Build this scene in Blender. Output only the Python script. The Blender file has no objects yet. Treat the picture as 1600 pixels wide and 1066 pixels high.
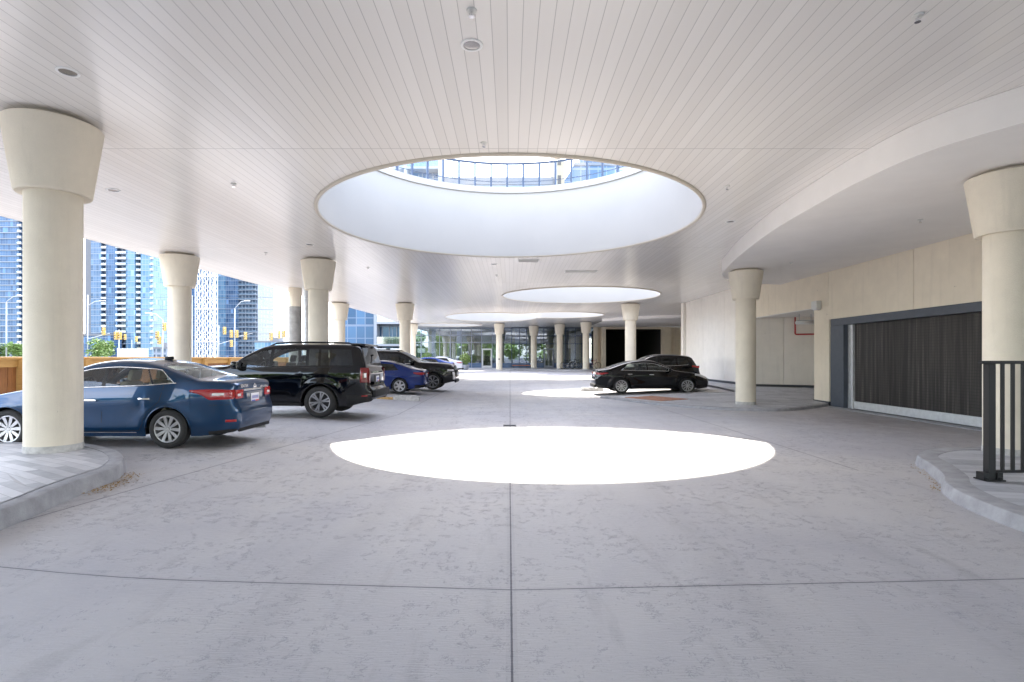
import bpy, bmesh, math, random
from mathutils import Vector, Matrix
PI = math.pi
C = bpy.context.scene.collection
SC = bpy.context.scene

# ------------------------------------------------------------------ camera, sky, sun, exposure
F, VX, VY, CZ = 850.0, 797.0, 559.0, 1.7          # focal length and vanishing point in photo pixels, eye height
cd = bpy.data.cameras.new('camera'); cam = bpy.data.objects.new('camera', cd); C.objects.link(cam)
cam.location = (0, 0, CZ); cam.rotation_euler = (PI/2, 0, 0)
cd.sensor_width = 36; cd.lens = F/1600*36
cd.shift_x = (800-VX)/1600; cd.shift_y = (VY-533)/1600
cd.clip_start = 0.05; cd.clip_end = 6000
SC.camera = cam
SDX, SDY = 0.12, -0.67                              # how far sunlight travels per metre of drop
sun_to = Vector((-SDX, -SDY, 1)).normalized()
w = bpy.data.worlds.new('World'); SC.world = w; w.use_nodes = True
nt = w.node_tree; nt.nodes.clear()
sky = nt.nodes.new('ShaderNodeTexSky'); sky.sky_type = 'NISHITA'; sky.sun_disc = False
sky.sun_elevation = math.asin(sun_to.z); sky.sun_rotation = math.atan2(sun_to.x, sun_to.y)
sky.dust_density = 1.5; sky.air_density = 1.0; sky.ozone_density = 1.0
bg = nt.nodes.new('ShaderNodeBackground'); bg.inputs[1].default_value = 0.15
tc = nt.nodes.new('ShaderNodeTexCoord'); mp = nt.nodes.new('ShaderNodeMapping'); mp.inputs['Scale'].default_value = (1, 1, 2.2)
cn = nt.nodes.new('ShaderNodeTexNoise'); cn.inputs['Scale'].default_value = 2.6; cn.inputs['Detail'].default_value = 9; cn.inputs['Roughness'].default_value = .58
cr = nt.nodes.new('ShaderNodeValToRGB'); cr.color_ramp.elements[0].position = .42; cr.color_ramp.elements[1].position = .66
cm = nt.nodes.new('ShaderNodeMixRGB'); cm.inputs[2].default_value = (6.2, 6.1, 6.1, 1)
ou = nt.nodes.new('ShaderNodeOutputWorld')
L_ = nt.links.new
L_(tc.outputs['Generated'], mp.inputs[0]); L_(mp.outputs[0], cn.inputs[0]); L_(cn.outputs[0], cr.inputs[0]); L_(cr.outputs[0], cm.inputs[0])
L_(sky.outputs[0], cm.inputs[1]); L_(cm.outputs[0], bg.inputs[0]); L_(bg.outputs[0], ou.inputs[0])
sl = bpy.data.lights.new('sun', 'SUN'); sl.energy = 2.1; sl.angle = math.radians(.53); sl.color = (1, .92, .80)
so = bpy.data.objects.new('sun', sl); C.objects.link(so); so.rotation_euler = sun_to.to_track_quat('Z', 'Y').to_euler()
SC.view_settings.view_transform = 'Standard'; SC.view_settings.look = 'None'
SC.view_settings.gamma = 1; SC.view_settings.use_curve_mapping = False
SC.view_settings.exposure = 3.05
SC.render.engine = 'CYCLES'
SC.cycles.max_bounces = 10; SC.cycles.diffuse_bounces = 7; SC.cycles.glossy_bounces = 4; SC.cycles.transparent_max_bounces = 12
SC.cycles.use_denoising = True
try: SC.cycles.denoiser = 'OPENIMAGEDENOISE'
except Exception: pass

# ------------------------------------------------------------------ helpers
random.seed(7)
def obj(name, me, mat=None, parent=None):
    o = bpy.data.objects.new(name, me); C.objects.link(o)
    if mat is not None and not me.materials: me.materials.append(mat)
    if parent is not None: o.parent = parent
    return o
def tag(o, label=None, cat=None, group=None, kind=None):
    if label: o['label'] = label
    if cat: o['category'] = cat
    if group: o['group'] = group
    if kind: o['kind'] = kind
    return o
def thing(name, label, cat, loc=(0, 0, 0), rz=0, group=None):
    o = bpy.data.objects.new(name, None); C.objects.link(o); o.empty_display_size = .2
    o.location = loc; o.rotation_euler = (0, 0, rz)
    return tag(o, label, cat, group)
class MB:
    def __init__(s): s.v = []; s.f = []
    def add(s, vs, fs):
        b = len(s.v); s.v += [tuple(p) for p in vs]; s.f += [tuple(b+i for i in f) for f in fs]; return s
    def box(s, x0, x1, y0, y1, z0, z1, m=None):
        vs = [Vector(p) for p in ((x0,y0,z0),(x1,y0,z0),(x1,y1,z0),(x0,y1,z0),(x0,y0,z1),(x1,y0,z1),(x1,y1,z1),(x0,y1,z1))]
        if m is not None: vs = [m @ p for p in vs]
        return s.add(vs, [(0,3,2,1),(4,5,6,7),(0,1,5,4),(1,2,6,5),(2,3,7,6),(3,0,4,7)])
    def cbox(s, c, d, m=None):
        return s.box(c[0]-d[0]/2, c[0]+d[0]/2, c[1]-d[1]/2, c[1]+d[1]/2, c[2]-d[2]/2, c[2]+d[2]/2, m)
    def rbox(s, c, d, r=.02, m=None):          # box with chamfered edges, rounded by smooth shading
        bm = bmesh.new(); bmesh.ops.create_cube(bm, size=1)
        for v in bm.verts: v.co = Vector((v.co.x*d[0], v.co.y*d[1], v.co.z*d[2]))
        bmesh.ops.bevel(bm, geom=bm.edges[:], offset=min(r, min(d)*.45), segments=2, affect='EDGES', profile=.6)
        bm.verts.index_update()
        vs = [Vector(c)+v.co for v in bm.verts]
        if m is not None: vs = [m @ p for p in vs]
        fs = [[v.index for v in f.verts] for f in bm.faces]; bm.free()
        return s.add(vs, fs)
    def lathe(s, prof, c=(0,0,0), n=40, axis='z', cap=True, a0=0, a1=2*PI):
        full = abs(a1-a0-2*PI) < 1e-6; k = n if full else n+1
        vs = []
        for r, h in prof:
            for i in range(k):
                a = a0+(a1-a0)*i/n
                if axis == 'z': vs.append((c[0]+r*math.cos(a), c[1]+r*math.sin(a), c[2]+h))
                elif axis == 'y': vs.append((c[0]+r*math.cos(a), c[1]+h, c[2]+r*math.sin(a)))
                else: vs.append((c[0]+h, c[1]+r*math.cos(a), c[2]+r*math.sin(a)))
        fs = []
        for j in range(len(prof)-1):
            for i in range(n):
                i2 = (i+1) % k
                fs.append((j*k+i, j*k+i2, (j+1)*k+i2, (j+1)*k+i))
        if cap and full:
            fs.append(tuple(reversed(range(k)))); fs.append(tuple((len(prof)-1)*k+i for i in range(k)))
        return s.add(vs, fs)
    def tube(s, pts, r, n=8, closed=False):
        pts = [Vector(p) for p in pts]; N = len(pts); vs = []; up = None
        for i, p in enumerate(pts):
            a = pts[(i-1) % N] if (closed or i) else p; b = pts[(i+1) % N] if (closed or i < N-1) else p
            t = (b-a).normalized()
            if up is None: up = Vector((0,0,1)) if abs(t.z) < .9 else Vector((1,0,0))
            sd = t.cross(up).normalized(); up = sd.cross(t).normalized()
            rr = r[i] if isinstance(r, (list, tuple)) else r
            for k in range(n):
                q = 2*PI*k/n; vs.append(p+sd*math.cos(q)*rr+up*math.sin(q)*rr)
        fs = []
        for i in range(N if closed else N-1):
            for k in range(n):
                i2 = (i+1) % N; k2 = (k+1) % n
                fs.append((i*n+k, i*n+k2, i2*n+k2, i2*n+k))
        if not closed: fs += [tuple(reversed(range(n))), tuple((N-1)*n+k for k in range(n))]
        return s.add(vs, fs)
    def prism(s, poly, z0, z1):
        n = len(poly); zf = lambda z, p: z(p[0], p[1]) if callable(z) else z
        vs = [(p[0], p[1], zf(z0, p)) for p in poly]+[(p[0], p[1], zf(z1, p)) for p in poly]
        fs = [tuple(reversed(range(n))), tuple(range(n, 2*n))]+[(i, (i+1) % n, n+(i+1) % n, n+i) for i in range(n)]
        return s.add(vs, fs)
    def wall(s, poly, z0, z1, closed=True):
        n = len(poly); vs = [(p[0], p[1], z0) for p in poly]+[(p[0], p[1], z1) for p in poly]
        return s.add(vs, [(i, (i+1) % n, n+(i+1) % n, n+i) for i in range(n if closed else n-1)])
    def mesh(s, name, smooth=False, angle=None):
        me = bpy.data.meshes.new(name); me.from_pydata(s.v, [], s.f); me.update()
        bm = bmesh.new(); bm.from_mesh(me); bmesh.ops.recalc_face_normals(bm, faces=bm.faces); bm.to_mesh(me); bm.free()
        if smooth: me.shade_smooth()
        if angle is not None: me.set_sharp_from_angle(angle=math.radians(angle))
        return me
    def build(s, name, mat, parent=None, smooth=False, angle=None, loc=None):
        o = obj(name, s.mesh(name, smooth or angle is not None, angle), mat, parent)
        if loc is not None: o.location = loc
        return o
def bevel(o, wd=.01, seg=2):
    m = o.modifiers.new('bevel', 'BEVEL'); m.width = wd; m.segments = seg; m.limit_method = 'ANGLE'; return o
def fill_loops(loops, z, flip=False):              # flat sheet with holes
    bm = bmesh.new(); ed = []
    for lp in loops:
        vs = [bm.verts.new((p[0], p[1], z)) for p in lp]
        for i in range(len(vs)): ed.append(bm.edges.new((vs[i], vs[(i+1) % len(vs)])))
    bmesh.ops.triangle_fill(bm, use_beauty=True, use_dissolve=False, edges=ed, normal=(0, 0, -1 if flip else 1))
    me = bpy.data.meshes.new('sheet'); bm.to_mesh(me); bm.free(); return me
def ell(cx, cy, rx, ry=None, n=96, a0=0, a1=2*PI):
    ry = rx if ry is None else ry
    return [(cx+rx*math.cos(a0+(a1-a0)*i/n), cy+ry*math.sin(a0+(a1-a0)*i/n)) for i in range(n)]
def spline(pts, n=8, closed=False):                 # Catmull-Rom through points
    P = [Vector(p) for p in pts]; N = len(P); out = []
    for i in range(N if closed else N-1):
        p0 = P[(i-1) % N] if (closed or i) else P[0]; p1 = P[i]; p2 = P[(i+1) % N]
        p3 = P[(i+2) % N] if (closed or i < N-2) else P[-1]
        for k in range(n):
            t = k/n
            out.append(.5*((2*p1)+(p2-p0)*t+(2*p0-5*p1+4*p2-p3)*t*t+(3*p1-p0-3*p2+p3)*t**3))
    if not closed: out.append(P[-1])
    return [tuple(p) for p in out]
def S(t): t = max(0, min(1, t)); return t*t*(3-2*t)
def gz(x, y):                                       # gentle fall of the driveway towards its drain
    a = .16*S((-x-2.5)/3.5); b = .40*S((y-30)/22); c = .30*S((x-2)/9)*S((y-18)/8)
    return max(a+b*(1-a/.4), c+b*(1-c/.4))
def P(px, py, D): return Vector(((px-VX)/F*D, D, CZ+(VY-py)/F*D))
def XG(px, D): return (px-VX)/F*D

# ------------------------------------------------------------------ materials
def new_mat(name):
    m = bpy.data.materials.new(name); m.use_nodes = True; nt = m.node_tree
    return m, nt, nt.nodes['Principled BSDF'], nt.links.new
def setp(b, **k):
    for a, v in k.items(): b.inputs[a.replace('_', ' ')].default_value = v
def plain(name, col, rough=.5, metal=0, coat=0, noise=0, scale=20, bump=0, bscale=80, spec=None):
    m, nt, b, L = new_mat(name)
    b.inputs['Base Color'].default_value = (*col, 1); b.inputs['Roughness'].default_value = rough; b.inputs['Metallic'].default_value = metal
    if coat: b.inputs['Coat Weight'].default_value = coat; b.inputs['Coat Roughness'].default_value = .03
    if spec is not None: b.inputs['Specular IOR Level'].default_value = spec
    if noise or bump: tc = nt.nodes.new('ShaderNodeTexCoord')
    if noise:
        n = nt.nodes.new('ShaderNodeTexNoise'); n.inputs['Scale'].default_value = scale; n.inputs['Detail'].default_value = 6
        n.inputs['Roughness'].default_value = .6
        r = nt.nodes.new('ShaderNodeValToRGB'); e = r.color_ramp.elements; e[0].position = .3; e[1].position = .7
        e[0].color = (*[c*(1-noise) for c in col], 1); e[1].color = (*[min(1, c*(1+noise)) for c in col], 1)
        L(tc.outputs['Object'], n.inputs[0]); L(n.outputs[0], r.inputs[0]); L(r.outputs[0], b.inputs['Base Color'])
    if bump:
        n2 = nt.nodes.new('ShaderNodeTexNoise'); n2.inputs['Scale'].default_value = bscale; n2.inputs['Detail'].default_value = 4
        bp = nt.nodes.new('ShaderNodeBump'); bp.inputs['Strength'].default_value = bump; bp.inputs['Distance'].default_value = .01
        L(tc.outputs['Object'], n2.inputs[0]); L(n2.outputs[0], bp.inputs['Height']); L(bp.outputs[0], b.inputs['Normal'])
    return m
def nmath(nt, op, a, b=None, c=None):
    n = nt.nodes.new('ShaderNodeMath'); n.operation = op
    for i, v in enumerate((a, b, c)):
        if v is None: continue
        if isinstance(v, (int, float)): n.inputs[i].default_value = v
        else: nt.links.new(v, n.inputs[i])
    return n.outputs[0]
def ntex(nt, vec, scale, detail=4, rough=.55, dist=0):
    n = nt.nodes.new('ShaderNodeTexNoise'); n.inputs['Scale'].default_value = scale; n.inputs['Detail'].default_value = detail
    n.inputs['Roughness'].default_value = rough; n.inputs['Distortion'].default_value = dist
    nt.links.new(vec, n.inputs[0]); return n.outputs[0]
def ramp(nt, fac, stops):
    r = nt.nodes.new('ShaderNodeValToRGB'); e = r.color_ramp.elements
    while len(e) < len(stops): e.new(.5)
    for k, (p, c) in enumerate(stops):
        e[k].position = p; e[k].color = (*c, 1) if len(c) == 3 else c
    nt.links.new(fac, r.inputs[0]); return r.outputs[0]
def mixc(nt, fac, a, b, mode='MIX'):
    n = nt.nodes.new('ShaderNodeMixRGB'); n.blend_type = mode
    for i, v in zip((0, 1, 2), (fac, a, b)):
        if isinstance(v, (int, float)): n.inputs[i].default_value = v
        elif isinstance(v, tuple): n.inputs[i].default_value = (*v, 1)
        else: nt.links.new(v, n.inputs[i])
    return n.outputs[0]
def mapping(nt, scale=(1,1,1), rz=0, loc=(0,0,0)):
    tc = nt.nodes.new('ShaderNodeTexCoord'); mp = nt.nodes.new('ShaderNodeMapping')
    mp.inputs['Scale'].default_value = scale; mp.inputs['Rotation'].default_value = (0,0,rz); mp.inputs['Location'].default_value = loc
    nt.links.new(tc.outputs['Object'], mp.inputs[0]); return mp.outputs[0]
def bumpn(nt, h, strength, dist, normal=None):
    b = nt.nodes.new('ShaderNodeBump'); b.inputs['Strength'].default_value = strength; b.inputs['Distance'].default_value = dist
    nt.links.new(h, b.inputs['Height'])
    if normal is not None: nt.links.new(normal, b.inputs['Normal'])
    return b.outputs[0]

def mat_driveway():
    m, nt, b, L = new_mat('driveway_concrete')
    v = mapping(nt); sep = nt.nodes.new('ShaderNodeSeparateXYZ'); L(v, sep.inputs[0]); X, Y = sep.outputs[0], sep.outputs[1]
    big = ntex(nt, v, .35, 5, .6, .6); mid = ntex(nt, v, 2.2, 8, .65, .4); fine = ntex(nt, v, 60, 4, .7)
    c1 = ramp(nt, big, [(.33, (.375,.370,.395)), (.5, (.435,.427,.435)), (.70, (.495,.478,.462))])
    c2 = mixc(nt, nmath(nt, 'MULTIPLY', nmath(nt, 'SUBTRACT', mid, .42), 1.6), c1, (.50,.485,.50))
    # brownish tyre wear towards the garage door
    gx = nmath(nt, 'MULTIPLY', nmath(nt, 'SUBTRACT', X, 6.0), .3); gy = nmath(nt, 'SUBTRACT', 1.0, nmath(nt, 'ABSOLUTE', nmath(nt, 'MULTIPLY', nmath(nt, 'SUBTRACT', Y, 14.5), .17)))
    wear = nmath(nt, 'MULTIPLY', nmath(nt, 'MINIMUM', nmath(nt, 'MAXIMUM', gx, 0), 1), nmath(nt, 'MAXIMUM', gy, 0))
    wear = nmath(nt, 'MULTIPLY', wear, nmath(nt, 'MULTIPLY', mid, 1.1))
    c2 = mixc(nt, nmath(nt, 'MINIMUM', wear, .8), c2, (.25,.205,.19))
    vs = mapping(nt, (1.2, .25, 1), .25); streak = ntex(nt, vs, 3.0, 6, .65, .3)
    c2 = mixc(nt, nmath(nt, 'MULTIPLY', nmath(nt, 'GREATER_THAN', streak, .56), nmath(nt, 'MULTIPLY', nmath(nt, 'SUBTRACT', streak, .56), 2.6)), c2, (.25,.235,.245))
    # broken, chipped skin of the brushed concrete: sparse dark flecks
    warp = nt.nodes.new('ShaderNodeVectorMath'); warp.operation = 'ADD'
    nz = nt.nodes.new('ShaderNodeTexNoise'); nz.inputs['Scale'].default_value = 5; nz.inputs['Detail'].default_value = 6; L(v, nz.inputs[0])
    sc = nt.nodes.new('ShaderNodeVectorMath'); sc.operation = 'SCALE'; sc.inputs['Scale'].default_value = .55; L(nz.outputs['Color'], sc.inputs[0])
    L(v, warp.inputs[0]); L(sc.outputs[0], warp.inputs[1])
    mp = nt.nodes.new('ShaderNodeMapping'); mp.inputs['Scale'].default_value = (19, 34, 1); mp.inputs['Rotation'].default_value = (0,0,-.45); L(warp.outputs[0], mp.inputs[0])
    vo = nt.nodes.new('ShaderNodeTexVoronoi'); vo.feature = 'DISTANCE_TO_EDGE'; vo.inputs['Scale'].default_value = 1; L(mp.outputs[0], vo.inputs[0])
    gate = ntex(nt, v, 1.1, 5, .7); gate2 = ntex(nt, v, 9, 4, .6)
    crack = nmath(nt, 'MULTIPLY', nmath(nt, 'LESS_THAN', vo.outputs['Distance'], .05), nmath(nt, 'MULTIPLY', nmath(nt, 'GREATER_THAN', gate, .49), nmath(nt, 'GREATER_THAN', gate2, .545)))
    c3 = mixc(nt, nmath(nt, 'MULTIPLY', crack, .36), c2, (.15,.155,.20))
    pit = ntex(nt, mapping(nt, (1, 1.6, 1), -.3), 26, 5, .72, .8); pgate = ntex(nt, v, .9, 3)
    pits = nmath(nt, 'MULTIPLY', nmath(nt, 'GREATER_THAN', pit, .63), nmath(nt, 'MULTIPLY', nmath(nt, 'GREATER_THAN', pgate, .48), .34))
    c3 = mixc(nt, pits, c3, (.15,.155,.21)); crack = nmath(nt, 'MAXIMUM', crack, pits)
    c3 = mixc(nt, nmath(nt, 'MULTIPLY', nmath(nt, 'SUBTRACT', fine, .5), .9), c3, (.56,.55,.57))
    # faint tyre tracks, drips and a soft brushed grain
    tr = None; sw = nmath(nt, 'MULTIPLY', nmath(nt, 'SINE', nmath(nt, 'MULTIPLY', Y, .16)), .55)
    for a in (-1.9, -.45, 1.35, 2.85):
        dd = nmath(nt, 'ABSOLUTE', nmath(nt, 'SUBTRACT', nmath(nt, 'SUBTRACT', X, a), sw)); tr = dd if tr is None else nmath(nt, 'MINIMUM', tr, dd)
    tm = nmath(nt, 'MAXIMUM', nmath(nt, 'SUBTRACT', 1, nmath(nt, 'DIVIDE', tr, .22)), 0)
    c3 = mixc(nt, nmath(nt, 'MULTIPLY', nmath(nt, 'MULTIPLY', tm, ntex(nt, v, 1.7, 6, .7)), .34), c3, (.27,.26,.27))
    spot = nt.nodes.new('ShaderNodeTexVoronoi'); spot.inputs['Scale'].default_value = .9; L(v, spot.inputs[0])
    sp2 = nmath(nt, 'LESS_THAN', nmath(nt, 'ADD', spot.outputs['Distance'], nmath(nt, 'MULTIPLY', nmath(nt, 'SUBTRACT', ntex(nt, v, 18, 4), .5), .12)), .045)
    c3 = mixc(nt, nmath(nt, 'MULTIPLY', sp2, .38), c3, (.16,.155,.16))
    brush = ntex(nt, mapping(nt, (9, 80, 1), -.12), 1.0, 4, .6)
    c3 = mixc(nt, nmath(nt, 'MULTIPLY', nmath(nt, 'SUBTRACT', brush, .45), .55), c3, (.62,.60,.61))
    # cut joints between the slabs
    segs = [((0,60),(0.0,7)), ((0,7),(.05,-12)), ((-14,4.95),(.03,3.98)), ((.03,3.98),(14,4.7)), ((-4.9,3.98),(-4.26,9.1)), ((-4.26,9.1),(-3.3,16)), ((-3.3,16),(-3.3,55)),
            ((-14,17.5),(0,16.2)), ((0,16.2),(7,15.6)), ((4.9,24),(5.2,13)), ((5.2,13),(5.25,8.2)), ((-3.3,29),(8,29)), ((-3.3,41),(8,41))]
    jm = None
    for (ax, ay), (bx, by) in segs:
        dx, dy = bx-ax, by-ay; l2 = dx*dx+dy*dy
        px = nmath(nt, 'SUBTRACT', X, ax); py = nmath(nt, 'SUBTRACT', Y, ay)
        t = nmath(nt, 'ADD', nmath(nt, 'MULTIPLY', px, dx/l2), nmath(nt, 'MULTIPLY', py, dy/l2))
        cl = nt.nodes.new('ShaderNodeClamp'); L(t, cl.inputs[0])
        ex = nmath(nt, 'SUBTRACT', px, nmath(nt, 'MULTIPLY', cl.outputs[0], dx)); ey = nmath(nt, 'SUBTRACT', py, nmath(nt, 'MULTIPLY', cl.outputs[0], dy))
        d = nmath(nt, 'SQRT', nmath(nt, 'ADD', nmath(nt, 'MULTIPLY', ex, ex), nmath(nt, 'MULTIPLY', ey, ey)))
        jm = d if jm is None else nmath(nt, 'MINIMUM', jm, d)
    wob = nmath(nt, 'ADD', jm, nmath(nt, 'MULTIPLY', nmath(nt, 'SUBTRACT', ntex(nt, v, 14, 3), .5), .006))
    joint = nmath(nt, 'LESS_THAN', wob, .0065); halo = nmath(nt, 'MULTIPLY', nmath(nt, 'LESS_THAN', wob, .035), .12)
    c4 = mixc(nt, halo, c3, (.22,.21,.23)); c4 = mixc(nt, nmath(nt, 'MULTIPLY', joint, .85), c4, (.05,.05,.07))
    L(c4, b.inputs['Base Color'])
    L(ramp(nt, mid, [(.3, (.42,)*3), (.7, (.68,)*3)]), b.inputs['Roughness'])
    h = nmath(nt, 'SUBTRACT', nmath(nt, 'ADD', nmath(nt, 'MULTIPLY', fine, .25), nmath(nt, 'MULTIPLY', brush, .7)), nmath(nt, 'ADD', nmath(nt, 'MULTIPLY', crack, .55), nmath(nt, 'MULTIPLY', joint, 1.2)))
    L(bumpn(nt, h, .9, .009), b.inputs['Normal'])
    return m
def mat_ceiling():
    m, nt, b, L = new_mat('white_ceiling_boards')
    v = mapping(nt); sep = nt.nodes.new('ShaderNodeSeparateXYZ'); L(v, sep.inputs[0]); X, Y = sep.outputs[0], sep.outputs[1]
    bw = .164
    t = nmath(nt, 'FRACT', nmath(nt, 'DIVIDE', nmath(nt, 'ADD', X, 50*bw+.03), bw))
    edge = nmath(nt, 'MULTIPLY', nmath(nt, 'MINIMUM', t, nmath(nt, 'SUBTRACT', 1, t)), bw)      # distance to the groove in metres
    groove = nmath(nt, 'LESS_THAN', edge, .0036)
    idx = nmath(nt, 'FLOOR', nmath(nt, 'DIVIDE', nmath(nt, 'ADD', X, 50*bw+.03), bw))
    ty = nmath(nt, 'FRACT', nmath(nt, 'DIVIDE', nmath(nt, 'ADD', Y, 7.15), 8.13)); ey = nmath(nt, 'MULTIPLY', nmath(nt, 'MINIMUM', ty, nmath(nt, 'SUBTRACT', 1, ty)), 8.13)
    cross = nmath(nt, 'LESS_THAN', ey, .009)
    wn = nt.nodes.new('ShaderNodeTexWhiteNoise'); wn.noise_dimensions = '2D'
    cb = nt.nodes.new('ShaderNodeCombineXYZ'); L(idx, cb.inputs[0]); L(nmath(nt, 'FLOOR', nmath(nt, 'DIVIDE', nmath(nt, 'ADD', Y, 7.15), 8.13)), cb.inputs[1]); L(cb.outputs[0], wn.inputs['Vector'])
    base = ramp(nt, wn.outputs['Value'], [(0, (.73,.705,.675)), (1, (.785,.76,.73))])
    c = mixc(nt, nmath(nt, 'MULTIPLY', nmath(nt, 'MAXIMUM', groove, cross), .55), base, (.22,.21,.21))
    L(c, b.inputs['Base Color']); b.inputs['Roughness'].default_value = .24; b.inputs['Specular IOR Level'].default_value = .6
    # each board is slightly crowned and sits at its own tilt
    crown = nmath(nt, 'MULTIPLY', nmath(nt, 'MULTIPLY', t, nmath(nt, 'SUBTRACT', 1, t)), .9)
    tilt = nmath(nt, 'MULTIPLY', nmath(nt, 'MULTIPLY', t, nmath(nt, 'SUBTRACT', wn.outputs['Value'], .5)), .5)
    h = nmath(nt, 'SUBTRACT', nmath(nt, 'ADD', crown, tilt), nmath(nt, 'MULTIPLY', groove, .6))
    h = nmath(nt, 'ADD', h, nmath(nt, 'MULTIPLY', ntex(nt, mapping(nt, (1, .12, 1)), 3.0, 3), .5))
    L(bumpn(nt, h, .55, .004), b.inputs['Normal'])
    return m
def mat_pavers(name, a, bcol, c, size=(.60, .10), rz=0.0, gap=.004):
    m, nt, b, L = new_mat(name)
    v = mapping(nt, (1,1,1), rz)
    br = nt.nodes.new('ShaderNodeTexBrick'); br.offset = .37; br.inputs['Scale'].default_value = 1
    br.inputs['Brick Width'].default_value = size[0]; br.inputs['Row Height'].default_value = size[1]; br.inputs['Mortar Size'].default_value = gap
    br.inputs['Mortar Smooth'].default_value = .2; br.inputs['Bias'].default_value = 0
    br.inputs['Color1'].default_value = (0,0,0,1); br.inputs['Color2'].default_value = (1,1,1,1); br.inputs['Mortar'].default_value = (.5,.5,.5,1)
    L(v, br.inputs[0])
    col = ramp(nt, br.outputs['Color'], [(0, a), (.45, bcol), (.55, bcol), (1, c)])
    n = ntex(nt, v, 5, 6, .6); col = mixc(nt, nmath(nt, 'MULTIPLY', nmath(nt, 'SUBTRACT', n, .4), .8), col, tuple(min(1, q*1.25) for q in c))
    col = mixc(nt, nmath(nt, 'MULTIPLY', br.outputs['Fac'], .6), col, (.12,.12,.13))
    L(col, b.inputs['Base Color']); b.inputs['Roughness'].default_value = .55
    h = nmath(nt, 'SUBTRACT', nmath(nt, 'MULTIPLY', ntex(nt, v, 60, 4), .3), br.outputs['Fac'])
    L(bumpn(nt, h, .4, .005), b.inputs['Normal']); return m
def mat_glass(name, tint=(.6,.65,.68), refl=.25, rough=.01, gcol=(1,1,1)):
    m, nt, b, L = new_mat(name); nt.nodes.remove(b)
    o = nt.nodes['Material Output']; t = nt.nodes.new('ShaderNodeBsdfTransparent'); g = nt.nodes.new('ShaderNodeBsdfGlossy')
    t.inputs[0].default_value = (*tint, 1); g.inputs[0].default_value = (*gcol, 1); g.inputs['Roughness'].default_value = rough
    fr = nt.nodes.new('ShaderNodeFresnel'); fr.inputs[0].default_value = 1.5
    f = nmath(nt, 'MINIMUM', nmath(nt, 'ADD', nmath(nt, 'MULTIPLY', fr.outputs[0], .9), refl), .95)
    mx = nt.nodes.new('ShaderNodeMixShader'); L(f, mx.inputs[0]); L(t.outputs[0], mx.inputs[1]); L(g.outputs[0], mx.inputs[2]); L(mx.outputs[0], o.inputs[0])
    return m
def mat_curtain(name, glass, glass2, frame, bay=1.5, floor=3.0, line=.12, fline=.35, refl=.35):
    # distant curtain wall: each bay and storey its own pane tone, frames between
    m, nt, b, L = new_mat(name)
    v = mapping(nt); sep = nt.nodes.new('ShaderNodeSeparateXYZ'); L(v, sep.inputs[0])
    g = nt.nodes.new('ShaderNodeNewGeometry'); sn = nt.nodes.new('ShaderNodeSeparateXYZ'); L(g.outputs['True Normal'], sn.inputs[0])
    H = nmath(nt, 'ADD', sep.outputs[0], sep.outputs[1]); Z = sep.outputs[2]
    u = nmath(nt, 'DIVIDE', nmath(nt, 'ADD', H, 1000*bay), bay); wv = nmath(nt, 'DIVIDE', Z, floor)
    fu = nmath(nt, 'FRACT', u); fv = nmath(nt, 'FRACT', wv)
    mm = nmath(nt, 'MAXIMUM', nmath(nt, 'LESS_THAN', fu, line/bay), nmath(nt, 'LESS_THAN', fv, fline/floor))
    mm = nmath(nt, 'MAXIMUM', mm, nmath(nt, 'MULTIPLY', nmath(nt, 'LESS_THAN', nmath(nt, 'ABSOLUTE', nmath(nt, 'SUBTRACT', fv, .42)), .02), 1))
    wn = nt.nodes.new('ShaderNodeTexWhiteNoise'); wn.noise_dimensions = '2D'; cb = nt.nodes.new('ShaderNodeCombineXYZ')
    L(nmath(nt, 'FLOOR', u), cb.inputs[0]); L(nmath(nt, 'FLOOR', wv), cb.inputs[1]); L(cb.outputs[0], wn.inputs['Vector'])
    col = ramp(nt, wn.outputs['Value'], [(0, glass), (.6, glass2), (.93, glass2), (1, tuple(min(1, q*2.2) for q in glass2))])
    L(mixc(nt, mm, col, frame), b.inputs['Base Color'])
    L(ramp(nt, mm, [(0, (.08,)*3), (1, (.5,)*3)]), b.inputs['Roughness']); b.inputs['Specular IOR Level'].default_value = .5
    b.inputs['Specular Tint'].default_value = (.6,.8,1,1)
    return m
def mat_wood(name, a, bcol, rz=0):
    m, nt, b, L = new_mat(name); v = mapping(nt, (6, 6, .6) if not rz else (.6, .6, 6)); n = ntex(nt, v, 3, 8, .65, 1.2)
    L(ramp(nt, n, [(.3, a), (.7, bcol)]), b.inputs['Base Color']); b.inputs['Roughness'].default_value = .6
    L(bumpn(nt, n, .2, .004), b.inputs['Normal']); return m
def mat_door():
    m, nt, b, L = new_mat('black_roller_mesh'); v = mapping(nt, (1, 3.2, .10)); n = ntex(nt, v, 4.0, 6, .62)
    sep = nt.nodes.new('ShaderNodeSeparateXYZ'); L(mapping(nt), sep.inputs[0])
    sl = nmath(nt, 'FRACT', nmath(nt, 'MULTIPLY', sep.outputs[2], 13))
    c = ramp(nt, n, [(.40, (.020,.017,.015)), (.55, (.042,.036,.032)), (.66, (.085,.075,.066)), (.78, (.16,.145,.13))])
    L(mixc(nt, nmath(nt, 'MULTIPLY', nmath(nt, 'LESS_THAN', sl, .12), .6), c, (.006,.006,.006)), b.inputs['Base Color']); b.inputs['Roughness'].default_value = .5; b.inputs['Metallic'].default_value = .3
    L(bumpn(nt, sl, .25, .01), b.inputs['Normal']); return m

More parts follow.
